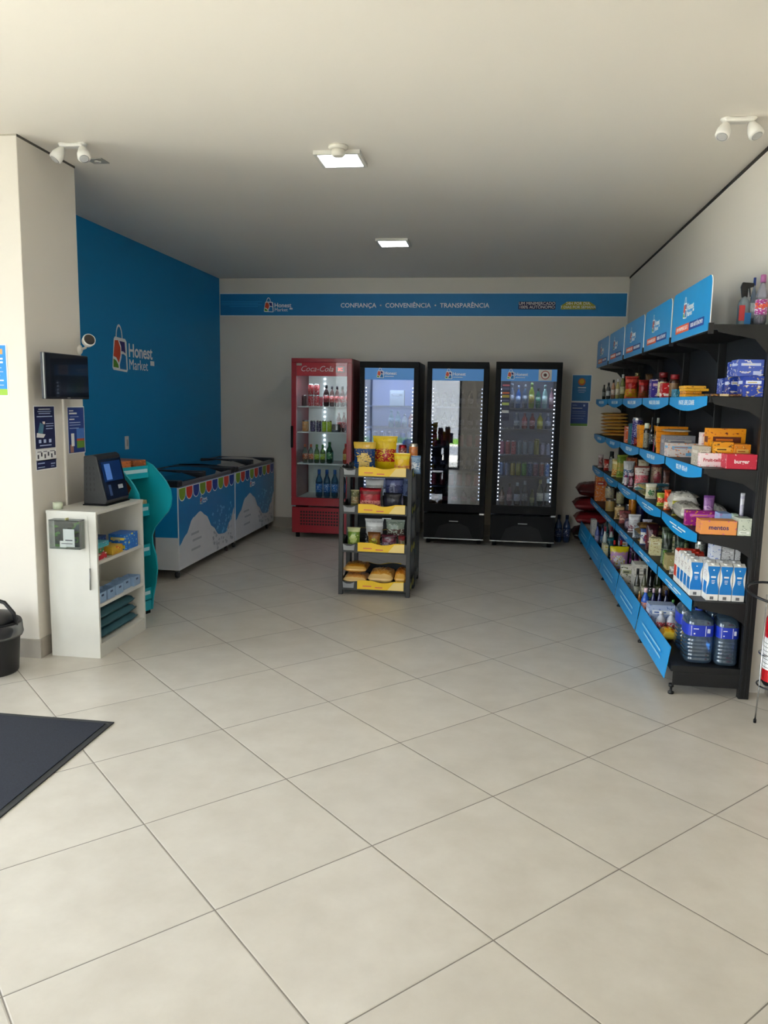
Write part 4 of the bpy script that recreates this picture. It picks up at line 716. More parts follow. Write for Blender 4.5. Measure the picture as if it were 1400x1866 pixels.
('bag', 'silver_snack_bag', 'snack bag', 'silver crumpled bag in the back on the upper middle rack shelf', -1.04, 6.2, 0.691, 0.154, 0.07, 0.235, '9C9C98 505050 D8D8D8', '', ''),
('bag', 'slate_blue_bag', 'snack bag', 'big slate blue bag with pale lower half on the upper middle rack shelf', -0.877, 6.2, 0.691, 0.157, 0.08, 0.267, '343C6C A8A8D0 6870A0', '', ''),
('bag', 'black_snack_bag', 'snack bag', 'black bag, lower right on the upper middle rack shelf', -0.873, 6.08, 0.691, 0.154, 0.07, 0.139, '101018 282838 181820', '', ''),
('bag', 'green_snack_bag', 'snack bag', 'lime green and white bag, far left on the lower middle rack shelf', -1.165, 6.09, 0.381, 0.108, 0.08, 0.156, '6C8C28 B8C870 D0D4A0', '', ''),
('bag', 'white_foil_bag', 'snack bag', 'white and black foil bag standing in the back on the lower middle rack shelf', -1.039, 6.22, 0.381, 0.155, 0.07, 0.214, 'C8C8C8 303030 F0F0F0', '', ''),
('bag', 'grey_green_foil_bag', 'snack bag', 'grey green foil bag, back right on the lower middle rack shelf', -0.865, 6.22, 0.381, 0.159, 0.07, 0.212, '8C9888 503028 C8D0C0', '', ''),
('bag', 'yellow_brown_bag', 'snack bag', 'brown bag with yellow green left side on the lower middle rack shelf', -0.997, 6.08, 0.381, 0.107, 0.08, 0.125, '8C5C24 A8A820 6C3C14', '', ''),
('bag', 'maroon_bag', 'snack bag', 'maroon and silver bag, lower right on the lower middle rack shelf', -0.883, 6.09, 0.381, 0.125, 0.07, 0.11, '6C3040 A898A8 401820', '', ''),
('bag', 'dark_red_snack_bag', 'snack bag', 'small dark red and olive bag at the right end on the lower middle rack shelf', -0.745, 6.09, 0.381, 0.058, 0.07, 0.106, '7C2024 8C8868 501418', '', ''),
('flat', 'pale_yellow_sachet', 'sachet', 'pale yellow sachet lying in front of the lime bag on the lower middle rack shelf', -1.111, 6.04, 0.381, 0.085, 0.05, 0.02, 'C8C860 E0E0B0 98A040', '', ''),
('flat', 'bread_bag', 'bread', "upper left bread bag on the rack's lowest shelf", -1.188, 6.08, 0.158, 0.194, 0.22, 0.085, 'D08820 A85014 E8B860', '', ''),
('flat', 'bread_bag', 'bread', "lower left bread bag on the rack's lowest shelf", -1.19, 6.07, 0.073, 0.194, 0.24, 0.08, 'DCA050 B06020 F0CC88', '', ''),
('flat', 'bread_bag', 'bread', "wide middle bread bag on the rack's lowest shelf", -0.98, 6.06, 0.073, 0.206, 0.26, 0.13, 'D89838 A85818 F0C880', '', ''),
('flat', 'bread_bag', 'bread', "right bread bag with orange end on the rack's lowest shelf", -0.767, 6.07, 0.073, 0.093, 0.24, 0.14, 'D07C1C B04C18 E8B050', '', ''),
]
BUILD = {'bottle': g_bottle, 'can': g_can, 'jar': g_jar, 'tub': g_tub, 'carton': g_carton, 'spray': g_spray}
cache = {}
GROUPS = {'milk_carton': 'milk cartons on the fifth shelf', 'orange_flat_box': 'stacked orange flat boxes', 'orange_snack_box': 'stacked small orange boxes', 'pasta_bag': 'stacked amber pasta bags',
          'chocolate_bar_box': 'pile of yellow chocolate bars', 'water_jug': 'big water jugs on the bottom shelf', 'food_can': 'four beige food cans', 'blue_carton_pack': 'blue carton packs', 'white_bow_box': 'white bow printed boxes',
          'small_white_bottle': 'trio of small white bottles', 'wine_bottle': 'wine bottles', 'bread_bag': 'bread bags on the lowest rack shelf', 'flat_candy_bar': 'flat candy bars in a row', 'sauce_bottle': 'sauce bottles at the far end'}
for i, (kind, name, cat_, label, x, y, z, w_, d, h, cs, tx, tc) in enumerate(GOODS):
    c = cs.split() or ['FFFFFF']*3
    key = (kind, name, cs, w_, d, h)
    if key in cache: o = copy_tree(cache[key])
    else:
        if kind == 'box': o = g_box(name, w_, d, h, c, tx, tc or '303030', seed=i)
        elif kind == 'bag': o = g_bag(name, w_, d, h, c, seed=i, k=int(tx[1]) if tx else i % 3)
        elif kind == 'flat': o = g_flat(name, w_, d, h, c, seed=i)
        elif kind == 'jug': o = g_jug(name, w_, d, h)
        elif kind == 'bottle': o = g_bottle(name, w_, min(d, w_), h, c, clear=(z > 1.9))
        else: o = BUILD[kind](name, w_, min(d, w_) if kind in ('can', 'jar', 'tub', 'spray') else d, h, c)
        cache[key] = o
    round_ = kind in ('bottle', 'can', 'jar', 'tub', 'spray', 'jug')
    o.location = (x+w_/2, y+(min(d, w_)/2 if kind != 'jug' else d/2) if round_ else y, z); o.rotation_euler = (0, 0, 0)
    if kind in ('bag',) and h > .1: o.rotation_euler = (0, 0, ((i*37) % 7-3)*.02)
    tag(o, label, cat_, GROUPS.get(name))
    if tx == 'Sepin':
        text('Sepin', .036, plane((0, -w_/2-.001, h*.38), (1, 0, .12), (-.12, 0, 1)), mat('E86020', .4), o, bold=.001)

# ---------------------------------------------------------------- the long black shelving, five bays
BK = mat('101113', .45); BP = mat('1A1D20', .55)
SB = mat('1B9BE0', .35)
g = thing('shelving_unit', 'long black metal shelving of five bays along the right wall', 'shelving', (0, 0, 0))
Y0, NB, BL = 4.24, 5, .925
LV = [(1.973, 1.07, 0), (1.61, 1.076, 1), (1.237, 1.076, 1), (.888, 1.076, 1), (.528, 1.076, 2)]
for k in range(NB+1):
    y = Y0+k*BL; yy = min(max(y, Y0+.02), Y0+NB*BL-.02)
    up = MB().box(1.345, 1.398, yy-.02, yy+.02, 0, 1.99, BK)
    if k == 0:
        for s in (.006, .026): up.box(1.345+s, 1.345+s+.010, yy-.024, yy-.02, .01, 1.985, mat('0C0C0E', .5))
    up.build('upright', g, bevel=.003)
for k in range(NB):
    ya, yb = Y0+k*BL, Y0+(k+1)*BL
    MB().box(1.388, 1.396, ya+.03, yb-.03, .1, 1.965, BP).build('back_panel', g)
    for z, xf, st in LV:
        th = .03
        s = MB().box(xf+.006, 1.38, ya+.005, yb-.005, z-th, z-.0005, BK).build('shelf', g, bevel=.002)
        for yy in (ya+.003, yb-.006):
            dz = .135 if z > 1.9 else .11
            br = [(xf+.012, z-.002), (1.38, z-.002), (1.38, z-dz-.06), (1.335, z-dz), (1.28, z-.075), (1.2, z-.058), (xf+.12, z-.058), (xf+.03, z-.04)]
            MB().prism(br, 'y', yy, yy+.003, BK).build('bracket', g)
        if st:
            # blue ticket strip with a bowed lower edge
            a, b_ = ya+.022, yb-.022; n = 14; e = .046
            top = [(a, z), (b_, z)]; bot = [(b_-(b_-a)*i/n, z-e-.034*math.sin(PI*i/n)) for i in range(n+1)]
            if st == 2: bot = [(b_, z-.062), (a, z-.062)]
            ts = MB().prism([top[0], top[1]]+bot, 'x', xf-.003, xf, SB); tso = ts.build('ticket_strip', g)
            M4 = plane((xf-.0035, (ya+yb)/2, z-.034), (0, -1, 0), (0, 0, 1))
            if z > 1.5: text('PAGUE, LEVE, CONFIE', .038, M4, LW, tso)
            elif z > 1.1: text('R$ 5,99  R$ 6,49', .04, M4, LW, tso)
            else: bars([(-.2, -.02, .004, .008), (.02, .2, .004, .008), (-.12, .12, -.012, .006)], M4, tso, LW)
    z = .165
    MB().box(.99, 1.385, ya+.004, yb-.004, z-.035, z-.0005, BK).build('base_deck', g, bevel=.002)
    bs = MB(); yy0, yy1 = ya+.004, yb-.004
    bs.box(1.0, 1.385, yy0, yy0+.003, .055, z-.035, BK).build('base_skirt', g); MB().box(1.0, 1.385, yy1-.003, yy1, .055, z-.035, BK).build('base_skirt', g)
    pp = MB(); a, b_ = ya+.02, yb-.02
    pp.prism([(.957, .085), (.961, .084), (.986, .262), (.982, .264)], 'y', a, b_, SB); po = pp.build('ticket_panel', g)
    M4 = plane((.9695-.0045, (ya+yb)/2, .175), (0, -1, 0), (.139, 0, .99))
    bars([(-.28, .28, .012, .012), (-.2, .3, -.022, .012)], M4, po, mat('8CCBF0', .5))
    for yy in ((ya+.02, yb-.015) if k == NB-1 else (ya+.02,)):
        MB().lathe([(.016, 0), (.016, .012), (.007, .016), (.007, .035), (.014, .04), (.014, .056)], BK, 1.0, yy, 10).build('foot', g)
    # header sign standing on the top shelf's front edge
    a, b_, xf = ya+.02, yb-.02, 1.066; z0, z1 = 1.945, 2.225
    sgn = thing('header_sign', ['nearest', 'second', 'middle', 'fourth', 'farthest'][k]+' blue rounded header sign on the top shelf edge', 'sign', (xf, (a+b_)/2, z0), 0, 'blue header signs on the shelving')
    hw = (b_-a)/2; hh = z1-z0
    pl = [(-hw, 0), (hw, 0), (hw, hh-.05)]+arc(hw-.05, hh-.05, .05, 0, 90, 6)+arc(-hw+.05, hh-.05, .05, 90, 180, 6)+[(-hw, hh-.05)]
    bd = MB().prism(pl, 'x', -.008, -.003, SB, side=LW).build('board', sgn)
    M4 = plane((-.0085, .12, hh*.42), (0, -1, 0), (0, 0, 1)); logo(M4, .12, sgn)
    M5 = plane((-.0085, 0, hh*.21), (0, -1, 0), (0, 0, 1))
    flat_shapes('red_tag', [(rrect(-.33, .0, -.022, .022, .008), mat('E2603C', .5), 0)], M5, sgn); flat_shapes('navy_tag', [(rrect(.005, .33, -.022, .022, .008), mat('24479C', .5), 0)], M5, sgn)
    text('UM MINIMERCADO', .032, M5 @ Matrix.Translation((-.165, 0, .0008)), LW, sgn); text('100% AUTÔNOMO', .032, M5 @ Matrix.Translation((.168, 0, .0008)), LW, sgn)
    MB().box(-.012, .012, -hw-.012, -hw+.006, -.02, .035, BK).build('clip', sgn)

# ---------------------------------------------------------------- banner and notices
b = thing('wall_banner', 'long blue banner across the top of the back wall', 'banner', (0, YB, 0))
MB().box(-3.318, 1.393, -.008, -.001, 2.522, 2.787, LW).build('backing', b)
fb = MB().box(-3.316, 1.385, -.010, -.008, 2.53, 2.779, mat('0A7CBC', .5)).build('blue_face', b)
Z = 2.645
logo(plane((-2.72, -.0105, 2.575), (1, 0, 0), (0, 0, 1)), .165, b)
text('CONFIANÇA  •  CONVENIÊNCIA  •  TRANSPARÊNCIA', .072, plane((-.99, -.0105, Z), (1, 0, 0), (0, 0, 1)), LW, b, bold=.0008)
bars([(-.3, .2, .03, .006), (-.3, .15, .012, .006), (-.3, .2, -.006, .006), (-.2, .15, -.025, .006)], plane((-3.0, -.0105, 2.66), (1, 0, 0), (0, 0, 1)), b, mat('2FA0DC', .5))
flat_shapes('navy_tag', [([(.2, 2.605), (.61, 2.605), (.61, 2.69), (.2, 2.69)], NAVY, 0)], plane((0, -.0105, 0), (1, 0, 0), (0, 0, 1)), b)
text('UM MINIMERCADO', .047, plane((.405, -.0120, 2.668), (1, 0, 0), (0, 0, 1)), LW, b); text('100% AUTÔNOMO', .047, plane((.405, -.0120, 2.628), (1, 0, 0), (0, 0, 1)), LW, b)
flat_shapes('green_tag', [([(.67, 2.605), (1.05, 2.605), (1.05, 2.645), (.98, 2.69), (.74, 2.69), (.67, 2.645)], mat('9C9A20', .5), 0)], plane((0, -.0105, 0), (1, 0, 0), (0, 0, 1)), b)
text('24H POR DIA,', .045, plane((.86, -.0120, 2.668), (1, 0, 0), (0, 0, 1)), LW, b); text('7 DIAS POR SEMANA', .042, plane((.86, -.0120, 2.628), (1, 0, 0), (0, 0, 1)), LW, b)

wl = thing('wall_logo', 'large shopping bag logo with two white words on the blue wall', 'logo', (XL, 6.62, 1.79))
logo(plane((.0005, 0, 0), (0, 1, 0), (0, 0, 1)), .40, wl)

def poster(name, label, M, w, h, base, items, parts=()):
    """M: places the poster's own x right / y up / z out axes in the room"""
    t = thing(name, label, 'poster', M.translation); R_ = M.to_3x3().to_4x4()
    flat_shapes('paper', [([(-w/2-.006, -h/2-.006), (w/2+.006, -h/2-.006), (w/2+.006, h/2+.006), (-w/2-.006, h/2+.006)], LW, 0)], R_, t, .001)
    T = R_ @ Matrix.Translation((0, 0, .001))
    flat_shapes('print', [([(a, b_), (c_, b_), (c_, d_), (a, d_)], mt, lv) for a, b_, c_, d_, mt, lv in [(-w/2, -h/2, w/2, h/2, base, 0)]+items], T, t, .0005)
    return t, T
LB = mat('B8C8E8', .5)
MP = lambda y, z: plane((XP+.0008, y, z), (0, 1, 0), (0, 0, 1))
t, T = poster('instruction_poster', 'navy instruction poster with phone in hand, below the monitor', MP(4.296, 1.365), .205, .245, NAVY,
       [(-.06, .105, .06, .11, LW, 1), (-.07, .092, .07, .096, LB, 1), (-.06, .08, .06, .085, LB, 1), (-.08, .062, .08, .067, LB, 1), (.01, .02, .09, .024, LB, 1), (.01, .006, .09, .010, LB, 1), (.01, -.01, .08, -.006, LB, 1), (-.06, -.108, .06, -.102, LB, 1), (-.07, -.09, -.045, -.07, LB, 1), (-.02, -.09, .005, -.07, LB, 1), (.035, -.09, .06, -.07, LB, 1)])
flat_shapes('phone_and_hand', [([(-.075, -.03), (-.03, -.045), (-.01, .015), (-.05, .03)], mat('4C7C94', .5), 1), ([(-.09, -.055), (-.02, -.06), (.0, -.04), (-.045, -.035), (-.085, -.03)], mat('E0E0E4', .5), 2), ([(-.02, .02), (-.0, .02), (.0, .035), (-.025, .035)], mat('E8D8D0', .5), 2)], T, t)
dk = mat('50505C', .5)
poster('icon_notice', 'white notice with small icons under the navy instruction poster', MP(4.297, 1.204), .2, .058, LW, [(-.09+.035*i, -.02+.012*(i % 2), -.075+.035*i, .004+.012*(i % 2), dk, 1) for i in range(6)]+[(-.09, .018, -.05, .022, dk, 1), (-.03, .018, .01, .022, dk, 1), (.04, .018, .09, .022, dk, 1)])
poster('navy_strip_notice', 'small navy strip notice, lowest on the pillar', MP(4.297, 1.145), .205, .048, NAVY, [(-.09, .008, -.02, .014, LB, 1), (-.09, -.014, -.02, -.01, LB, 1), (.045, .0, .09, .006, LB, 1), (.045, -.014, .08, -.01, LB, 1)])
t, T = poster('blue_app_poster', 'blue gradient poster with phone picture by the pillar edge', MP(4.645, 1.338), .19, .285, mat('24408C', .5),
       [(-.08, .118, -.03, .125, LW, 1), (-.08, .1, .01, .11, LW, 1), (-.07, .082, .03, .086, LB, 1), (-.08, .065, -.02, .072, LW, 1), (-.08, .045, .05, .05, LB, 1), (-.08, .03, .05, .034, LB, 1), (-.08, .01, .03, .014, LB, 1), (.0, -.055, .09, .01, mat('4C7CC8', .5), 1), (0, -.07, .09, -.055, mat('C85C3C', .5), 1), (.0, -.115, .09, -.07, mat('6C9C3C', .5), 1), (-.065, -.1, -.03, -.02, LW, 2), (-.08, -.14, -.04, -.09, mat('B88878', .5), 1)])
t, T = poster('blue_green_poster', 'bright blue poster with green foot at the left frame edge', plane((-2.87, YP-.0008, 1.69), (1, 0, 0), (0, 0, 1)), .2, .28, mat('2490DC', .5),
       [(-.1, -.14, .1, -.105, mat('9CC83C', .5), 1), (-.08, .06, .08, .07, LW, 1), (-.08, .04, .08, .05, LW, 1), (-.08, .012, .07, .016, LB, 1), (-.08, -.01, .08, -.006, LB, 1), (-.08, -.03, .06, -.026, LB, 1), (-.08, -.06, .08, -.053, LW, 1), (-.08, -.085, .08, -.081, LB, 1), (.02, .09, .08, .12, mat('E8A860', .5), 1)])
MBk = lambda x, z: plane((x, YB-.0008, z), (1, 0, 0), (0, 0, 1))
t, T = poster('round_badge_poster', 'blue notice with round orange badge right of the coolers', MBk(.945, 1.735), .205, .29, mat('1478B4', .5), [(-.04, .0, .05, .012, LW, 1), (-.035, -.02, .045, -.015, LB, 1), (-.04, -.034, .05, -.029, LB, 1), (-.03, -.05, .035, -.045, LB, 1)])
flat_shapes('badge', [(arc(.0, .07, .042, 0, 360, 14)[:-1], mat('C86028', .5), 1), (arc(.0, .075, .028, 0, 360, 10)[:-1], mat('D8B020', .5), 2)], T, t)
poster('dark_blue_notice', 'darker blue notice with green foot below the round badge one', MBk(.935, 1.44), .19, .265, mat('2C4C94', .5), [(-.095, -.132, .095, -.105, mat('6C9C3C', .5), 1), (-.08, .1, -.03, .105, LB, 1), (-.08, .065, .03, .072, LW, 1), (-.08, .03, .07, .033, LB, 1), (-.08, .01, .07, .013, LB, 1), (-.08, -.02, .07, -.017, LB, 1), (-.08, -.05, .05, -.047, LB, 1), (.04, .09, .06, .11, LB, 1)])

# ---------------------------------------------------------------- ceiling fittings
for i, (cx, cy, s, lb) in enumerate([(-.955, 4.70, .27, 'square ceiling light panel nearest the camera'), (-.965, 7.13, .285, 'square ceiling light panel in front of the coolers')]):
    t = thing('ceiling_light', lb, 'light', (cx, cy, H), 0, 'square ceiling light panels')
    fr = MB(); q = s/2; F = mat('D8D6CE', .4)
    fr.box(-q, q, -q, -q+.02, -.022, 0, F).box(-q, q, q-.02, q, -.022, 0, F).box(-q, -q+.02, -q+.02, q-.02, -.022, 0, F).box(q-.02, q, -q+.02, q-.02, -.022, 0, F).build('frame', t)
    MB().box(-q+.02, q-.02, -q+.02, q-.02, -.018, -.012, mat('F4F8FF', .5, emit=10)).build('diffuser', t)
t = thing('smoke_detector', 'round white smoke detector just before the nearest ceiling light', 'detector', (-.93, 4.5, H))
MB().lathe([(.055, 0), (.055, -.012), (.042, -.02)], mat('E0DCD0', .5), n=24).build('base', t); MB().lathe([(.040, -.018), (.040, -.045), (.028, -.056)], mat('D8D4C8', .5), n=24).build('sensor_head', t)
def twin_spot(x, y, lb, fl):
    t = thing('emergency_light', lb, 'lamp', (x, y, H), 0, 'white twin emergency lamps'); Wt = mat('ECEAE4', .35)
    MB().box(-.07, .07, -.03, .03, -.022, -.001, Wt).build('base', t, bevel=.008)
    for s in (-1, 1):
        cx = s*.055*fl
        MB().lathe([(.03, 0), (.03, -.006), (.012, -.02)], Wt, cx, 0, 16).build('mount', t)
        hd = MB().lathe([(.008, 0), (.022, -.02), (.034, -.055), (.036, -.085), (.026, -.092)], Wt, n=20).build('lamp_head', t)
        hd.location = (cx, 0, -.018); hd.rotation_euler = (math.radians(-25), math.radians(24*s*-1 if fl > 0 else 18*s), 0)
        MB().lathe([(.026, -.0925), (.02, -.094)], thin('F4F4F4', 'lamp_lens', 1.5, .4), n=18).build('lens', hd)
twin_spot(-2.42, 4.33, 'white twin emergency lamp on the ceiling over the pillar', 1)
twin_spot(1.12, 4.25, 'white twin emergency lamp on the ceiling at right', -1)
t = thing('ceiling_plate', 'small square blank plate on the ceiling behind the left lamp', 'plate', (-2.435, 4.64, H)); MB().box(-.05, .05, -.05, .05, -.005, -.0005, mat('A8A6A0', .5)).build('plate', t); MB().lathe([(.02, -.005), (.018, -.012)], mat('C8C6C0', .5), n=14).build('hub', t)

# ---------------------------------------------------------------- monitor, camera, wiring on the pillar
t = thing('wall_monitor', 'black flat monitor hung on the pillar side', 'monitor', (-2.535, 4.385, 1.665), math.radians(-3))
MB().box(-.03, .0, -.218, .218, -.132, .132, mat('23242A', .4)).build('housing', t, bevel=.004)
MB().box(.0, .003, -.211, .211, -.118, .127, mat('10141F', .12, coat=.5)).build('screen', t)
MB().box(.0, .004, -.012, .012, -.128, -.122, mat('A8A8A8', .3, .8)).build('badge', t)
MB().box(-.1, -.03, -.05, .05, -.05, .05, BLACK).build('wall_bracket', t)
MB().box(-.012, -.006, -.2195, -.218, -.131, .131, mat('9A9A94', .4, .4)).build('side_edge', t)
t = thing('security_camera', 'white round security camera above the monitor', 'camera', (XP, 4.715, 1.845))
MB().lathe([(.03, 0.001), (.028, .012), (.012, .02)], mat('E8E4DC', .4), axis='x', n=20).build('wall_base', t)
MB().tube([(.015, 0, 0), (.05, -.01, .01), (.075, -.03, .035)], .008, mat('E8E4DC', .4)).build('arm', t)
hd = MB().lathe([(.022, -.045), (.036, -.03), (.040, 0), (.037, .012)], mat('F0EEEA', .35), n=24).build('camera_head', t)
MB().lathe([(.034, .0125), (.028, .016)], mat('0C0C10', .1, coat=.6), n=24).build('lens_face', hd)
hd.location = (.095, -.045, .055); hd.rotation_euler = (math.radians(72), 0, math.radians(48))
t = MB().box(XP+.0005, XP+.014, 4.488, 4.508, .12, 1.56, mat('DCD8D0', .5)).build('cable_conduit', bevel=.003); tag(t, 'slim white vertical conduit on the pillar under the monitor', 'conduit')
t = thing('wall_socket', 'white socket plate on the blue wall above the teal display', 'socket', (XL, 6.7, 1.135)); MB().box(.0005, .008, -.035, .035, -.06, .06, mat('D8D8D8', .4)).build('plate', t, bevel=.003); MB().box(.008, .011, -.012, .012, -.03, .03, mat('B8B8B8', .4)).build('socket_insert', t)

# ---------------------------------------------------------------- chest freezers
WT = mat('D8DCE4', .35, coat=.3); FB = mat('0E84C8', .35, coat=.3); FK = mat('2A2A2E', .4); SC = [mat('7FA82C', .4), mat('D8402C', .4), mat('1A3F9C', .4)]
def freezer(y0, y1, lb):
    t = thing('chest_freezer', lb, 'freezer', (-2.97, (y0+y1)/2, 0), 0, 'blue and white chest freezers'); a, b_ = (y0-y1)/2, (y1-y0)/2; xf, xb = .34, -.345; z0, z1 = .085, .80
    MB().box(xb, xf, a, b_, z0, z1, WT).build('body', t, bevel=.006)
    L = b_-a; n = 32
    def wave(s):
        pts = [(0, .30), (.10, .40), (.22, .58), (.34, .63), (.44, .55), (.56, .36), (.68, .22), (.80, .20), (.90, .34), (1, .52)]
        for (p, q), (p2, q2) in zip(pts, pts[1:]):
            if s <= p2: k = (s-p)/(p2-p); k = k*k*(3-2*k); return q+(q2-q)*k
        return .52
    low = [(a+L*i/n, z0+(z1-z0)*wave(i/n)) for i in range(n+1)]
    gm = MB(); gm.prism(low+[(b_, z1-.002), (a, z1-.002)], 'x', xf+.0005, xf+.0015, FB)
    gm.prism([(xb+.01, .36), (xf-.01, .37), (xf-.01, z1-.002), (xb+.01, z1-.002)], 'y', a-.0015, a-.0005, FB)
    gm.build('blue_wrap', t)
    for i in range(9):
        c = a+.08+i*(L-.16)/8; q = (L-.16)/16*.86
        up = arc(c, z1-.055, q+.008, 180, 360, 10, q*.9+.008); dn = arc(c, z1-.055, q, 180, 360, 10, q*.9)
        MB().prism(up+[(c+q+.008, z1-.006), (c-q-.008, z1-.006)], 'x', xf+.0015, xf+.002, LW).prism(dn+[(c+q, z1-.012), (c-q, z1-.012)], 'x', xf+.002, xf+.0026, SC[i % 3]).build('scallop', t)
    logo(plane((xf+.0018, a+L*.36, z0+(z1-z0)*.72), (0, 1, 0), (0, 0, 1)), .085, t)
    GR = mat('A8B0BC', .5)
    M4 = plane((xf+.0003, a+L*.28, z0+.17), (0, 1, 0), (0, 0, 1)); bars([(-.13, .05, .1, .02), (-.1, .11, .04, .02), (-.13, .08, -.04, .02)], M4, t, GR)
    dm = MB(); rnd = random.Random(4)
    for k in range(70):
        u = rnd.uniform(.56, .96); v = rnd.uniform(.04, .62); y = a+L*u; z = z0+(z1-z0)*v
        blue = v > wave(u)
        s = rnd.uniform(.010, .02); an = rnd.uniform(0, PI); dm.prism([(y+s*math.cos(an+q)*(1.6 if q % PI < .1 else .6), z+s*math.sin(an+q)) for q in (0, PI/2, PI, 3*PI/2)], 'x', xf+.0015, xf+.0022, mat('6CB8E4', .5) if blue else GR)
    dm.build('ice_cream_doodles', t)
    MB().box(-.25, -.12, a-.002, a-.0005, .235, .245, mat('404858', .5)).build('end_print', t)
    # lid frame and two sliding curved glass lids
    lf = MB(); lf.box(xb, xf+.006, a-.004, a+.09, z1, z1+.055, FK).box(xb, xf+.006, b_-.09, b_+.004, z1, z1+.055, FK).box(xf-.035, xf+.006, a+.09, b_-.09, z1, z1+.035, mat('7C7E82', .35, .6)).box(xb, xb+.04, a+.09, b_-.09, z1, z1+.055, FK); lf.build('lid_frame', t, bevel=.012, seg=3)
    for k, (p, q, dz) in enumerate(((a+.09, .04, .052), (-.04, b_-.09, .040))):
        gmb = MB(); prof = [(xb+.04, z1+.01+dz), (-.1, z1+dz+.018), (.1, z1+dz+.012), (xf-.04, z1+dz-.016)]
        prof2 = [(x, z-.006) for x, z in reversed(prof)]; gmb.prism(prof+prof2, 'y', p, q, thin('8CA0B0', 'lid_glass', 1.6)); gl = gmb.build('glass_lid', t)
        MB().box(xb+.04, xf-.04, (q-.05 if k == 0 else p), (q if k == 0 else p+.05), z1+dz-.02, z1+dz+.026, FK).build('lid_rail', gl, bevel=.008)
    MB().box(xb+.05, xf-.045, a+.1, b_-.1, z1+.001, z1+.006, mat('30363E', .5)).build('inner_tray', t)
    for sx in (xb+.06, xf-.06):
        for sy in (a+.09, b_-.09):
            c = MB().lathe([(.028, -.012), (.030, 0), (.028, .012)], FK, n=16, axis='x').box(-.016, .016, -.012, .012, .02, .056, GREY).build('caster', t); c.location = (sx, sy, .0305)
freezer(6.2, 7.62, 'nearer blue and white chest freezer along the blue wall')
freezer(7.66, 9.06, 'farther blue and white chest freezer in the back corner')
t = thing('black_bin_cabinet', 'plain black upright panel cabinet between teal display and freezer', 'cabinet', (-3.0, 5.92, 0)); MB().box(-.24, .21, -.15, .17, .02, .68, mat('1C1A1C', .5)).build('body', t, bevel=.005); MB().box(-.23, .2, -.14, .16, 0, .02, BLACK).build('plinth', t)

# ---------------------------------------------------------------- white cabinet with its things
WC = mat('D2D0C8', .35, coat=.1)
cx0, cx1, cy0, cy1, ch = -2.6, -2.29, 4.2, 4.815, .885
t = thing('white_cabinet', 'small white open shelf cabinet against the pillar', 'cabinet', (cx0, cy0, 0)); W_, D_ = cx1-cx0, cy1-cy0
MB().box(0, W_, 0, .018, 0, ch-.018, WC).build('side_panel', t, bevel=.001); MB().box(0, W_, D_-.018, D_, 0, ch-.018, WC).build('side_panel', t, bevel=.001)
MB().box(-.002, W_+.002, -.002, D_+.002, ch-.018, ch, WC).build('top', t, bevel=.001); MB().box(0, .012, .018, D_-.018, .0, ch-.018, WC).build('back', t)
for z in (.585, .325, .085): MB().box(.012, W_-.002, .018, D_-.018, z-.018, z, WC).build('shelf', t, bevel=.001)
MB().box(W_-.014, W_-.002, .018, D_-.018, 0, .067, WC).build('plinth', t)
CL = thin('F8FAF9', 'clear_acrylic', .8)
t = thing('suggestion_box', 'clear acrylic box with white card on the cabinet end', 'box', (-2.455, cy0-.0012, .755))
mb = MB(); mb.box(-.095, .095, -.0055, 0, -.085, .085, CL).box(-.095, .095, -.06, -.0555, -.085, .08, CL).box(-.095, -.0905, -.0555, -.0055, -.085, .08, CL).box(.0905, .095, -.0555, -.0055, -.085, .08, CL).box(-.0905, .0905, -.0555, -.0055, -.085, -.081, CL).box(-.095, .095, -.06, 0, .081, .085, mat('2C3430', .2)); mb.build('acrylic_case', t)
MB().box(-.088, .088, -.012, -.0065, -.08, .08, printed('1C241E', '4C7038', '3A4A48', .15, 7)).build('green_backing', t)
cdm = MB().box(-.02, .05, -.038, -.036, -.075, .03, LW).box(-.04, .0, -.042, -.04, -.078, -.04, LW); c0 = cdm.build('white_card', t)
bars([(-.005, .04, -.035, .006), (-.03, .04, -.055, .004)], plane((0, -.0425, 0), (1, 0, 0), (0, 0, 1)), c0, dk)
MB().box(.002, .008, -.05, -.02, .08, .095, mat('B8B070', .4)).build('key', t)
t = thing('pen_on_string', 'grey pen hanging on a string on the cabinet end', 'pen', (-2.335, cy0-.002, .86)); MB().tube([(-.005, -.003, 0), (0, -.003, -.12), (.002, -.004, -.31)], .0012, mat('B8B8B0', .5), 5).build('string', t)
MB().tube([(.002, -.0055, -.31), (.0, -.0055, -.44)], .0048, mat('8C8C8A', .3, .5), 8).build('pen', t)
t = MB().lathe([(.028, 0, mat('C8D0B8', .4)), (.028, .04, mat('C8D0B8', .4)), (.02, .04, mat('C8D0B8', .4)), (.02, .012, mat('C8D0B8', .4))], WHITE, n=20).build('tape_roll', loc=(-2.563, 4.265, ch+.001)); tag(t, 'roll of clear tape at the cabinet top corner', 'tape')
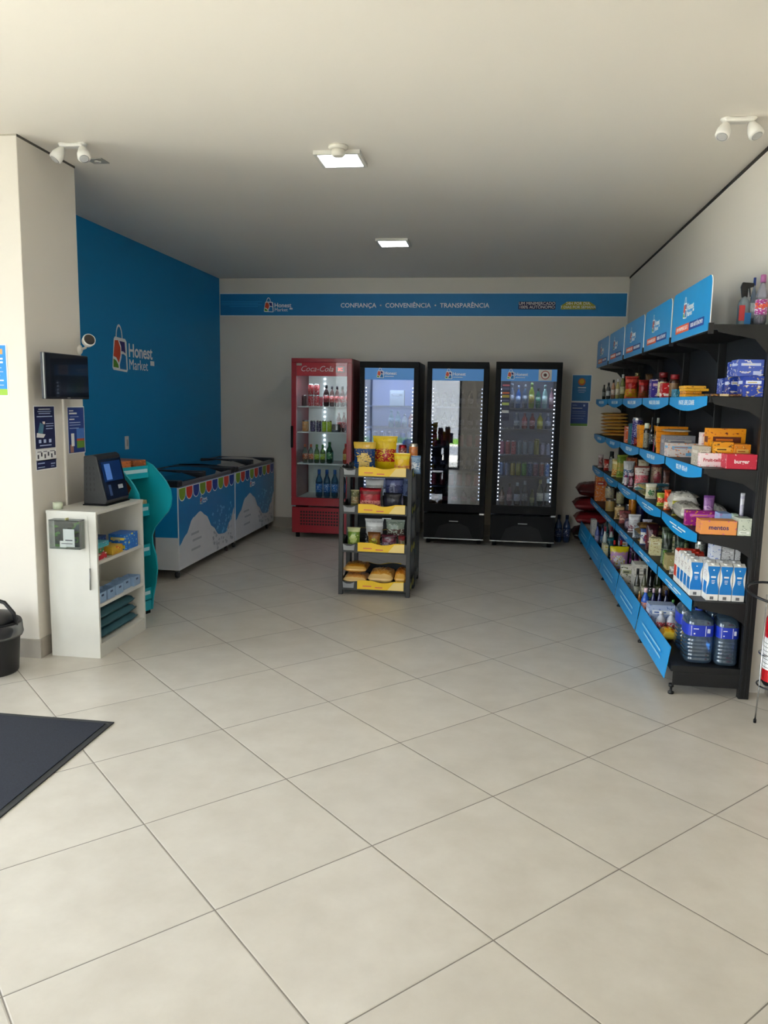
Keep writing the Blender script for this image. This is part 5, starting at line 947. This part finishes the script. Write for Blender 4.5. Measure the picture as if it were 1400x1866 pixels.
# payment terminal
t = thing('payment_terminal', 'black wedge shaped self checkout touch screen on the white cabinet', 'terminal', (-2.43, 4.56, ch), 0)
wb = mat('222426', .4); pr = [(-.072, .008), (.07, .008), (.08, .03), (.022, .30), (.0, .315), (-.062, .305)]
MB().prism(pr, 'y', -.11, .19, wb).build('housing', t, bevel=.006)
vm_ = MB()
for i in range(3):
    for j in range(5): vm_.box(-.05+i*.024, -.045+i*.024, -.1115, -.11, .09+j*.033, .108+j*.033, mat('08080A', .5))
vm_.build('vent_slots', t)
sc_ = MB(); n_ = Vector((.949, 0, .316)); p0 = Vector((.0795, 0, .036)); p1 = Vector((.025, 0, .29)); up_ = (p1-p0).normalized()
nn = Vector((up_.z, 0, -up_.x))
M4 = plane(p0+nn*.0005, (0, 1, 0), up_)
so = flat_shapes('screen', [([(-.1, .0), (.18, .0), (.18, .25), (-.1, .25)], mat('0C1830', .1, coat=.6), 0), ([(-.08, .11), (.16, .11), (.16, .235), (-.08, .235)], mat('0C2C60', .2, emit=.05), 1), ([(-.05, .12), (.02, .12), (.02, .22), (-.05, .22)], mat('4C74B8', .2, emit=.15), 2), ([(.07, .055), (.13, .055), (.13, .08), (.07, .08)], mat('A8B0B8', .3), 1), ([(-.05, .02), (-.02, .02), (-.02, .09), (-.05, .09)], mat('38507C', .3), 1)], M4, t, .001)
MB().prism([(-.075, .0008), (.08, .0008), (.08, .008), (-.075, .008)], 'y', -.115, .195, BLACK).build('foot_plate', t)
# things on its shelves
def sbox(name, lb, cat_, x, y, z, w_, d_, h_, c, rz=0, group=None):
    o = g_box(name, w_, d_, h_, c.split(), seed=int(abs(y)*977)); o.location = (x, y, z+.001); o.rotation_euler = (0, 0, rz); tag(o, lb, cat_, group)
    return o
z = .585
for lb, x, y, zz, w_, d_, h_, c in [('red and green game box, nearest on the cabinet shelf', -2.36, 4.235, 0, .1, .12, .035, 'C83040 3C8C48 E8D8C0'), ('green box resting on the red and green one', -2.37, 4.24, .036, .09, .11, .03, '3C8C54 C83040 E0E0D0'), ('teal card box, topmost of the near stack', -2.37, 4.245, .067, .1, .16, .03, '48A8B4 3878A0 C8E0E0'), ('red and yellow box in the middle of the cabinet shelf', -2.35, 4.42, 0, .09, .13, .05, 'C8A030 C02830 F0D870'), ('blue box with yellow mark at the far cabinet shelf end', -2.36, 4.59, 0, .12, .16, .1, '2870C8 58A8E8 F0D040'), ('dark blue box between the yellow and blue ones', -2.46, 4.44, 0, .08, .12, .1, '284888 5080C0 C04850')]:
    sbox('small_box', lb, 'box', x, y, z+zz, w_, d_, h_, c)
z = .325; PB_ = mat('8CA8C8', .5)
def basket(): 
    t = thing('small_basket', '', 'basket'); mb = MB(); a, c, h_ = .042, .045, .062
    mb.box(-a, a, -c, c, 0, .003, PB_)
    for s in (-1, 1): mb.box(s*a-(0 if s < 0 else .003), s*a+(.003 if s < 0 else 0), -c, c, .003, h_, PB_).box(-a+.003, a-.003, s*c-(0 if s < 0 else .003), s*c+(.003 if s < 0 else 0), .003, h_, PB_)
    mb.build('tray', t, bevel=.001); MB().box(a, a+.001, -.014, .014, .038, .05, mat('3A4A6C', .5)).build('handle_slot', t); return t
bk = basket()
for k, (x, y, lb) in enumerate([(-2.345, 4.275, 'nearest'), (-2.345, 4.385, 'second'), (-2.345, 4.495, 'third'), (-2.36, 4.62, 'fourth'), (-2.345, 4.73, 'farthest')]):
    o = bk if k == 0 else copy_tree(bk); o.location = (x, y, z+.001); tag(o, lb+' light blue small basket on the middle cabinet shelf', 'basket', 'light blue baskets in the cabinet')
o = g_bag('toy_bag', .1, .08, .07, ['8C8470', '484438', 'C8BC98'], 5); o.location = (-2.45, 4.27, z+.001); tag(o, 'brown and cream trinket bag behind the baskets', 'bag')
z = .085; TB = mat('35606A', .8, mott=.2)
for k, lb in enumerate(['lowest', 'middle', 'topmost']):
    mb = MB(); mb.pillow(.27, .062, .52-.03*k, lambda u, v, s: TB, 16, 20, True, seed=20+k, crimp=.0, full=.1)
    o = mb.build('folded_bag', loc=(-2.45+.003*k, 4.235+.01*k, z+.001+.063*k)); tag(o, lb+' dark teal folded cloth bag on the lowest cabinet shelf', 'bag', 'dark teal folded bags')

# ---------------------------------------------------------------- teal wavy display
DR = math.radians(-16); TL = mat('12A3B4', .4); TD = mat('0E8898', .45)
t = thing('floor_display', 'teal cardboard floor display with wavy sides behind the cabinet', 'display', (-2.464, 5.05, 0), DR)
def edge_pts():
    P_ = [(-.02, 1.1), (.03, 1.082), (.067, 1.048), (.11, 1.01), (.147, .972), (.185, .915), (.194, .856), (.185, .80), (.163, .757), (.1, .695), (.04, .633), (.014, .572), (.016, .512), (.043, .433), (.053, .332), (.038, .23), (.011, .127), (.0, .03)]
    return P_
pass
ep = [(-.33, .03), (-.33, 1.0), (-.2, 1.04)]+edge_pts()
for yy in (-.165, .155): MB().prism(ep, 'y', yy, yy+.012, TL).build('side_panel', t)
MB().prism([(-.31, .9), (-.31, .99), (-.2, 1.03), (-.03, 1.075), (.02, 1.06), (.06, 1.025), (.10, .985), (.128, .95), (.10, .9)], 'y', -.1665, -.165, printed('5C2814', 'C8703C', '2C1810', .25, 9)).build('advert_print', t)
MB().prism([(-.3, .0), (-.02, .0), (-.02, .03), (-.3, .03)], 'y', -.15, .16, BLACK).build('foot_base', t)
MB().box(-.33, -.32, -.15, .152, .03, 1.0, TD).build('back_panel', t)
for k, z in enumerate((1.04, .77, .48, .16)):
    mb = MB(); xf = .0; mb.box(-.3, xf, -.15, .152, z-.012, z, TD); mb.box(xf-.006, xf, -.15, .152, z-.05, z+.035, TL); mb.build('tray', t)
    bars([(-.14, .14, .005, .025)], plane((xf+.0003, 0, z-.005), (0, 1, 0), (0, 0, 1)), t, mat('B8DCE4', .5), 'price_strip')
MB().box(-.012, -.002, -.15, .152, .03, .1, TL).build('base_front', t)
for k, (z, lb, c, rx) in enumerate([(1.04, 'orange', 'C8703C 8C3C1C E8A880', 0), (1.04, 'brown', '90502C C87848 582818', 0), (.77, 'yellow', 'C8A048 8C6C28 E8D8A0', 0), (.77, 'cream', 'B8A078 706048 E0D0B0', 0), (.48, 'maroon', '602830 A05048 401820', 0), (.16, 'red', 'A82430 D86050 601018', 0)]):
    o = g_box('snack_bar_box', .24 if k < 2 else .16, .13, .06 if k > 1 else .075, c.split(), seed=k); yy = -.14+.15*(k % 2) if k < 4 else -.07
    lx = -(.13 if k < 2 else .09); o.location = (-2.464+lx*math.cos(DR)-yy*math.sin(DR), 5.05+lx*math.sin(DR)+yy*math.cos(DR), z+.001); o.rotation_euler = (0, 0, DR); tag(o, lb+' snack box in the '+('top' if k < 2 else 'second' if k < 4 else 'third' if k == 4 else 'lowest')+' tray of the teal display', 'snack', 'snack boxes in the teal display')

# ---------------------------------------------------------------- waste bin, mat
t = thing('waste_bin', 'black round waste bin with liner at the left frame edge', 'bin', (-2.765, 3.885, 0)); bk_ = mat('18181A', .45)
MB().lathe([(.125, 0), (.13, .01), (.148, .27), (.155, .275), (.155, .29), (.145, .29), (.122, .02)], bk_, n=36).build('bucket', t)
MB().lathe([(.158, .285), (.16, .245), (.163, .225), (.157, .21), (.152, .215), (.150, .292), (.154, .295)], thin('3C3C3E', 'bin_liner', 1.5, .75, '3A3A3C', .3), n=36).build('liner', t)
MB().tube([(-.15, 0, .28), (-.145, -.01, .37), (-.1, -.02, .42), (0, -.02, .435), (.1, -.02, .41), (.145, -.01, .35), (.15, 0, .28)], .011, bk_, 8).build('handle', t)
MB().lathe([(.14, .29), (.12, .33), (.05, .35)], bk_, n=30).build('lid', t)
t = thing('door_mat', 'dark navy entrance mat lying on the floor at the left', 'mat', (-2.6, 2.7, 0))
MB().box(-.85, .805, -.9, .615, .004, .009, printed('1D212C', '232733', '191C24', .95, 90, .5, .6)).build('pile', t)
mb = MB().box(-.88, .835, -.93, -.9, .0006, .006, mat('26282A', .6)).box(-.88, .835, .615, .645, .0006, .006, mat('26282A', .6)).box(-.88, -.85, -.9, .615, .0006, .006, mat('26282A', .6)).box(.805, .835, -.9, .615, .0006, .006, mat('26282A', .6)).box(-.85, .805, -.9, .615, .0006, .004, mat('26282A', .6)); mb.build('rubber_border', t, bevel=.0015)

# ---------------------------------------------------------------- extinguisher on its stand
t = thing('extinguisher_stand', 'chrome wire stand of the extinguisher at the right frame edge', 'stand', (1.425, 3.95, 0)); CR = mat('B8BABC', .2, 1); DKM = mat('303236', .3, .7)
ring = lambda r, z, mt, rad: MB().tube([(r*math.cos(a*PI/12), r*math.sin(a*PI/12), z) for a in range(25)], rad, mt, 8)
for r, z, mt in ((.088, .35, CR), (.088, .19, DKM)): ring(r, z, mt, .004).build('ring', t)
hp_ = ring(.15, 0, DKM, .0065).build('hoop', t); hp_.location = (-.02, 0, .655); hp_.rotation_euler = (math.radians(9), math.radians(4), 0)
for k in range(3):
    a = math.radians(195+120*k); MB().tube([(.088*math.cos(a), .088*math.sin(a), .40 if k else .655), (.088*math.cos(a), .088*math.sin(a), .19), (.095*math.cos(a), .095*math.sin(a), .01)], .004, CR, 8).build('leg', t); MB().lathe([(.007, 0), (.007, .018)], BLACK, .095*math.cos(a), .095*math.sin(a), 10).build('foot', t)
ring(.055, .192, CR, .004).build('base_ring', t)
t = thing('fire_extinguisher', 'red fire extinguisher with white label standing in the wire stand', 'extinguisher', (1.425, 3.95, .197)); RD = mat('C8121E', .25, coat=.5)
MB().lathe([(.05, 0, BLACK), (.066, .004, BLACK), (.068, .02, BLACK), (.068, .021, RD), (.068, .33, RD), (.055, .37, RD), (.025, .39, RD), (.02, .41, RD)], RD, n=30).build('cylinder', t)
lb_ = MB().lathe([(.0686, .08), (.0686, .24)], LW, n=30); lb_.f = lb_.f[:-2]; lb_.mi = lb_.mi[:-2]; lb_.sm = lb_.sm[:-2]; lo = lb_.build('paper_label', t)
mb = MB()
for k in range(7): mb.lathe([(.0689, .09+.02*k), (.0689, .093+.02*k)], mat('606060', .5), n=30)
mb.build('label_print', lo)
MB().lathe([(.018, .41), (.018, .44)], BLACK, n=14).box(-.05, .02, -.008, .008, .43, .445, BLACK).box(-.05, .02, -.008, .008, .455, .465, BLACK).build('valve', t)
# ---------------------------------------------------------------- snack rack in the middle
RK = mat('303130', .5); YE = mat('F2C41C', .45, emit=0)
def rack(loc, rz, lb):
    t = thing('snack_rack', lb, 'rack', loc, rz, 'dark snack racks back to back'); W_, D_ = .58, .35
    for sx in (0, W_-.035):
        for sy in (0, D_-.035): MB().box(sx, sx+.035, sy, sy+.035, 0, 1.02, RK).build('leg', t, bevel=.004)
    for zi, z in enumerate((.985, .69, .38, .072)):
        mb = MB(); mb.box(.01, W_-.01, .01, D_-.01, z-.015, z-.001, RK)
        n = 20
        def lip(L, a): return [(.02, z-.03), (L-.02, z-.03)]+[(L-.02-(L-.04)*i/n, z+.045+a*math.sin(i/n*4*PI)*.5) for i in range(n+1)]
        mb.prism(lip(W_, .018), 'y', .002, .008, RK)
        if rz == 0 or True: mb.prism(lip(W_, .018), 'y', D_-.008, D_-.002, RK)
        mb.prism(lip(D_, .018), 'x', .002, .008, RK).prism(lip(D_, .018), 'x', W_-.008, W_-.002, RK)
        mb.build('tray', t)
        top = [(.53-.375*i/n, z+.050+.012*math.sin((.53-.375*i/n)/W_*4*PI)*-1) for i in range(n+1)]
        YL = [(.155, z-.018), (.53, z-.018)]+[(x, min(q, z+.055)) for x, q in top]
        yo = MB().prism(YL, 'y', -.002, .0015, YE).build('yellow_price_strip', t)
        MB().box(.2, .27, -.0028, -.0021, z+.004, z+.012, mat('E07050', .5)).box(.3, .36, -.0028, -.0021, z-.004, z+.004, mat('D86850', .5)).prism([(.40, z-.017), (.529, z-.017), (.529, z+.05), (.45, z+.045)], 'y', -.0026, -.0021, mat('F6D888', .5)).build('strip_print', yo)
        MB().prism([(.04, z-.012), (.125, z-.012), (.13, z+.035), (.1, z+.022), (.065, z+.022), (.035, z+.038)], 'y', -.001, .0018, mat('8C8E90', .4)).build('moulded_crest', t)
        for k in range(2):
            c = .09+.16*k; MB().prism([(c-.05, z+.0), (c, z-.025), (c+.05, z+.008), (c+.01, z+.035)], 'x', W_-.002, W_+.001, mat('A8A23C', .5)).build('leaf_mark', t)
    return t
rack((-1.213, 6.02, 0), 0, 'dark snack rack with yellow price strips facing the entrance')
rack((-.633, 6.745, 0), PI, 'dark snack rack standing back to back behind the first one')

# ---------------------------------------------------------------- sacks and water in the far corner
for k, (x, y, z, w_, d_, h_, c, lb) in enumerate([(.9, 8.885, .0, .38, .27, .2, '300C10 5C1018 140A0C', 'lowest dark red sack at the shelving end'), (.92, 8.885, .195, .36, .27, .16, '6C101A 3C0A10 90282E', 'deep red sack second from the floor at the shelving end'), (.9, 8.885, .35, .38, .27, .17, '5C1016 300A0E 802428', 'maroon sack third from the floor at the shelving end'), (.93, 8.885, .515, .36, .27, .18, '6C2824 A89080 4C1414', 'topmost red and grey sack at the shelving end')]):
    o = g_flat('dog_food_sack', w_, d_, h_, c.split(), seed=k+60); o.location = (x+w_/2, y, z+.001); o.rotation_euler = (0, 0, 0); tag(o, lb, 'sack', 'red sacks in the far corner')
for k, x in enumerate((.745, .835)):
    o = g_bottle('water_bottle', .082, .082, .31, ['34486C', '1C2C5C', '1C2848']); o.location = (x, 8.92, .001)
    tag(o, ('left' if k == 0 else 'right')+' big blue water bottle on the floor beside the last cooler', 'bottle', 'water bottles on the floor')

# ---------------------------------------------------------------- drinks in the coolers
def drink(kind, w_, h_, c):
    k = ('d', kind, w_, h_, c)
    if k in cache: return copy_tree(cache[k])
    cc = c.split()
    if kind == 'can': o = g_can('soda_can', w_, w_, h_, cc)
    elif kind == 'bottle': o = g_bottle('drink_bottle', w_, w_, h_, cc)
    elif kind == 'clear': o = g_bottle('drink_bottle', w_, w_, h_, cc, clear=True)
    else: o = g_box('drink_carton', w_, .08, h_, cc, seed=int(w_*1e4))
    cache[k] = o; return o
def place(i, sh, kind, x, w_, h_, c, lb, cat_='bottle', y=.13, group=None, z=None, dz=0):
    x0, x1 = COOL[i][2], COOL[i][3]
    zz = (COOL[i][9][0]-.01 if sh < 0 else SHELVES[i][sh]) + .0012 + dz
    o = drink(kind, w_, h_, c); o.location = (x, 8.45+y, zz); tag(o, lb, cat_, group)
RC = 'B01828 D8D0D0 B8B8B8'
place(0, 0, 'can', -2.135, .06, .12, '503C3C 806060 A0A0A0', 'dark can at the left of the red cooler top shelf', 'can')
n = 0
for x, dz, lb in ((-2.06, 0, 'lower left'), (-1.993, 0, 'lower right'), (-2.06, .1225, 'upper left'), (-1.993, .1225, 'upper right')): place(0, 0, 'can', x, .062, .12, RC, lb+' red can of the four stacked in the red cooler', 'can', dz=dz, group='stacked red cans')
place(0, 0, 'can', -1.942, .038, .11, 'C03048 D8C8C8 C0C0C0', 'slim red can right of the stacked four', 'can')
place(0, 0, 'bottle', -1.884, .066, .235, '2C1418 B02030 18181C', 'dark cola bottle in the middle of the red cooler top shelf')
for k in range(4): place(0, 0, 'clear', -1.82+.0595*k, .055, .225, 'C8A8A8 D84C50 404048', 'pink labelled bottle in the row at right of the red cooler top shelf', group='pink labelled bottles, red cooler top shelf')
place(0, 1, 'can', -2.12, .075, .125, 'D89858 E8D0B0 C8C8C8', 'orange can on the second shelf of the red cooler', 'can')
for k in range(2): place(0, 1, 'can', -2.035+.068*k, .06, .125, '2C2450 C8C0E0 B0B0B0', ('left', 'right')[k]+' violet and white can on the red cooler second shelf', 'can', group='violet cans')
for k in range(2): place(0, 1, 'can', -1.905+.058*k, .052, .125, 'A8C828 D8E870 C0C8A0', ('left', 'right')[k]+' lime green can on the red cooler second shelf', 'can', group='lime green cans')
place(0, 1, 'box', -1.79, .1, .085, '18181C 303038 50505C', 'low black box on the red cooler second shelf', 'box')
for k in range(3): place(0, 1, 'clear', -1.765+.058*k, .055, .22, 'D0B0B4 E06C74 D8C8C8', 'pink capped bottle in the row at right of the red cooler second shelf', y=.26, group='pink bottles, red cooler second shelf')
for k, (c, lb) in enumerate([('C8DCD0 D86840 D07050', 'orange labelled bottle at left of the red cooler third shelf'), ('C8DCD0 E07848 C86850', 'second orange labelled bottle on the red cooler third shelf'), ('C0D8A0 A8C820 68A040', 'yellow green labelled bottle on the red cooler third shelf'), ('C0D8A0 B0CC28 58A048', 'second yellow green labelled bottle on the red cooler third shelf')]): place(0, 2, 'clear', -2.125+.068*k, .06, .21, c, lb)
for k in range(2): place(0, 2, 'clear', -1.845, .07, .24, '6CA878 3C8C50 408048', 'tall green bottle at the centre of the red cooler third shelf', y=.14) if k == 0 else place(0, 2, 'can', -1.845+.0, .055, .14, '1890A0 50B8C8 90C0C8', 'small teal can before the tall green bottle', 'can', y=.0+.07+.0+.0 if False else .215)
place(0, 2, 'bottle', -1.655, .07, .225, 'C85038 E8C860 B83028', 'red and yellow juice bottle at right of the red cooler third shelf')
for k in range(4): place(0, -1, 'clear', -1.96+.09*k, .08, .32, '78B0D8 2060B8 2858A8', ['leftmost', 'second', 'third', 'rightmost'][k]+' blue labelled water bottle at the bottom of the red cooler', group='water bottles, red cooler')
# second cooler
place(1, 0, 'box', -1.1, .16, .17, 'C8CCC8 E0E0D8 B0B0A8', 'big pale carton on the top shelf of the hazy cooler', 'carton', y=.2)
for k, (c, w_, h_) in enumerate([('90C0C8 60A0B8 A8D0D8', .06, .19), ('88B8C0 68A8B0 A0C8D0', .06, .18), ('D8E0E0 B0C8C8 E0E8E8', .06, .15), ('D89078 E8C8B8 D8D0D0', .065, .18)]): place(1, 1, 'bottle', -1.15+.075*k, w_, h_, c, ['pale teal bottle, left of two,', 'pale teal bottle, right of two,', 'white bottle', 'orange bottle'][k]+' on the hazy cooler second shelf')
for k in range(7):
    b_ = k == 5; place(1, 2, 'can', -1.40+.076*k, .055, .14, '4C78D8 A8C0F0 C8D0E8' if b_ else 'A8B4D0 D8DCE8 C8D0E0', ('bright blue can' if b_ else 'pale can in the row')+' on the hazy cooler third shelf', 'can', group=None if b_ else 'pale cans, hazy cooler')
for sh in (3, 4):
    for k in range(7): place(1, sh, 'bottle', -1.40+.076*k, .06, .17, '3C4C6C A0A8B8 303848', 'dark bottle in the row on the '+('fourth' if sh == 3 else 'fifth')+' shelf of the hazy cooler', group='dark bottles, hazy cooler shelf %d' % (sh+1))
for k in range(6): place(1, -1, 'bottle', -1.39+.09*k, .07, .16, '24304C 8C94A8 202838', 'dark bottle in the row at the bottom of the hazy cooler', group='dark bottles, hazy cooler bottom')
# third, mirror-like cooler
for sh, c, kd in ((0, '20242C 484C54 181C20', 'bottle'), (1, '20242C 484C54 181C20', 'bottle'), (2, '8C2028 C87070 401014', 'can'), (3, '20242C 485058 181C20', 'bottle'), (4, '8C2028 B86060 401014', 'can')):
    for k in range(6): place(2, sh, kd, -.66+.094*k, .06, .14 if kd == 'can' else .18, c, ('red can' if kd == 'can' else 'dark bottle')+' in the row on the '+['top', 'second', 'third', 'fourth', 'fifth'][sh]+' shelf of the mirror-like cooler', 'can' if kd == 'can' else 'bottle', group='mirror cooler shelf %d' % (sh+1))
for k in range(5): place(2, -1, 'bottle', -.64+.105*k, .07, .16, '3C1418 A04048 281014', 'dark red bottle in the row at the bottom of the mirror-like cooler', group='mirror cooler bottom')
# fourth cooler
for k, (c, w_, h_, lb) in enumerate([('707C90 8C98A8 98A4B0', .055, .26, 'grey'), ('3C70B8 B8D0E8 A0B0C8', .05, .24, 'blue and white'), ('5C7088 8090A0 A0A8B0', .05, .25, 'dark blue grey'), ('90A040 C8A838 88A060', .06, .27, 'yellow green'), ('307868 50A080 283840', .055, .22, 'teal'), ('A0C8C0 C0E0D8 A0B8B0', .055, .25, 'pale mint'), ('A87C88 C8A8A8 9C8888', .05, .22, 'dusty pink')]): place(3, 0, 'bottle', .155+.07*k, w_, h_, c, lb+' tall bottle on the top shelf of the rightmost cooler')
for k, (c, lb) in enumerate([('6C7484 98A0A8 808890', 'grey'), ('9C4850 C88888 8C6068', 'dark red, left of two,'), ('8C4048 C08080 8C6068', 'dark red, right of two,'), ('B8B030 E0D860 A8A080', 'yellow'), ('70788C 98A0B0 98A0A8', 'slate')]): place(3, 1, 'bottle', .22+.082*k, .06, .17, c, lb+' bottle on the second shelf of the rightmost cooler')
for k, (c, h_, lb) in enumerate([('8C4860 B88090 A0A0A8', .155, 'purple pink'), ('98343C C87880 A0A0A8', .155, 'red'), ('B84850 E0C0B8 B0B0B8', .155, 'red and cream'), ('788890 98A8B0 B0B8C0', .155, 'steel grey, first of three,'), ('8898A0 A8B8C0 B0B8C0', .155, 'steel grey, second of three,'), ('7C8C98 9CACB8 B0B8C0', .155, 'steel grey, third of three,'), ('888440 A09C50 A0A070', .175, 'olive gold'), ('8C8898 B0A8B8 A8A8B0', .13, 'lilac grey'), ('808490 A0A4B0 A8A8B0', .13, 'small grey')]): place(3, 2, 'can', .075+.061*k, .052, h_, c, lb+' can on the third shelf of the rightmost cooler', 'can')
for k, (c, lb) in enumerate([('3C5478 6080A0 707C90', 'dark blue'), ('50607C 7888A0 8890A0', 'slate blue'), ('A09040 C0A858 B0B090', 'ochre'), ('888C38 B0A050 A8B090', 'olive'), ('4C9438 88C070 90B080', 'green'), ('48607C A0B0C0 98A0B0', 'blue grey'), ('784858 B09098 98A0B0', 'plum'), ('8C4840 C0A098 A8A0A8', 'rust'), ('3C6CA0 C8D8E0 C0C8D0', 'blue and white')]): place(3, 3, 'can', .075+.061*k, .052, .15, c, lb+' can on the fourth shelf of the rightmost cooler', 'can')
for k, (c, w_, h_, lb) in enumerate([('5C4038 A08070 303030', .06, .2, 'brown'), ('58304C 906070 303030', .055, .24, 'plum'), ('30383C C8D0D8 B8C0B8', .065, .25, 'dark bottle with round white label'), ('38444C 707C84 A0A8B0', .06, .27, 'dark grey'), ('58603C A0A048 484C38', .05, .18, 'olive'), ('3C4438 D8D8B8 A09868', .07, .29, 'cream labelled wine'), ('283038 B8C0B8 D8E8F0', .07, .30, 'white necked wine')]): place(3, -1, 'bottle', .09+.082*k, w_, h_, c, (lb if 'label' in lb and k == 2 else lb+' bottle')+' at the bottom of the rightmost cooler')
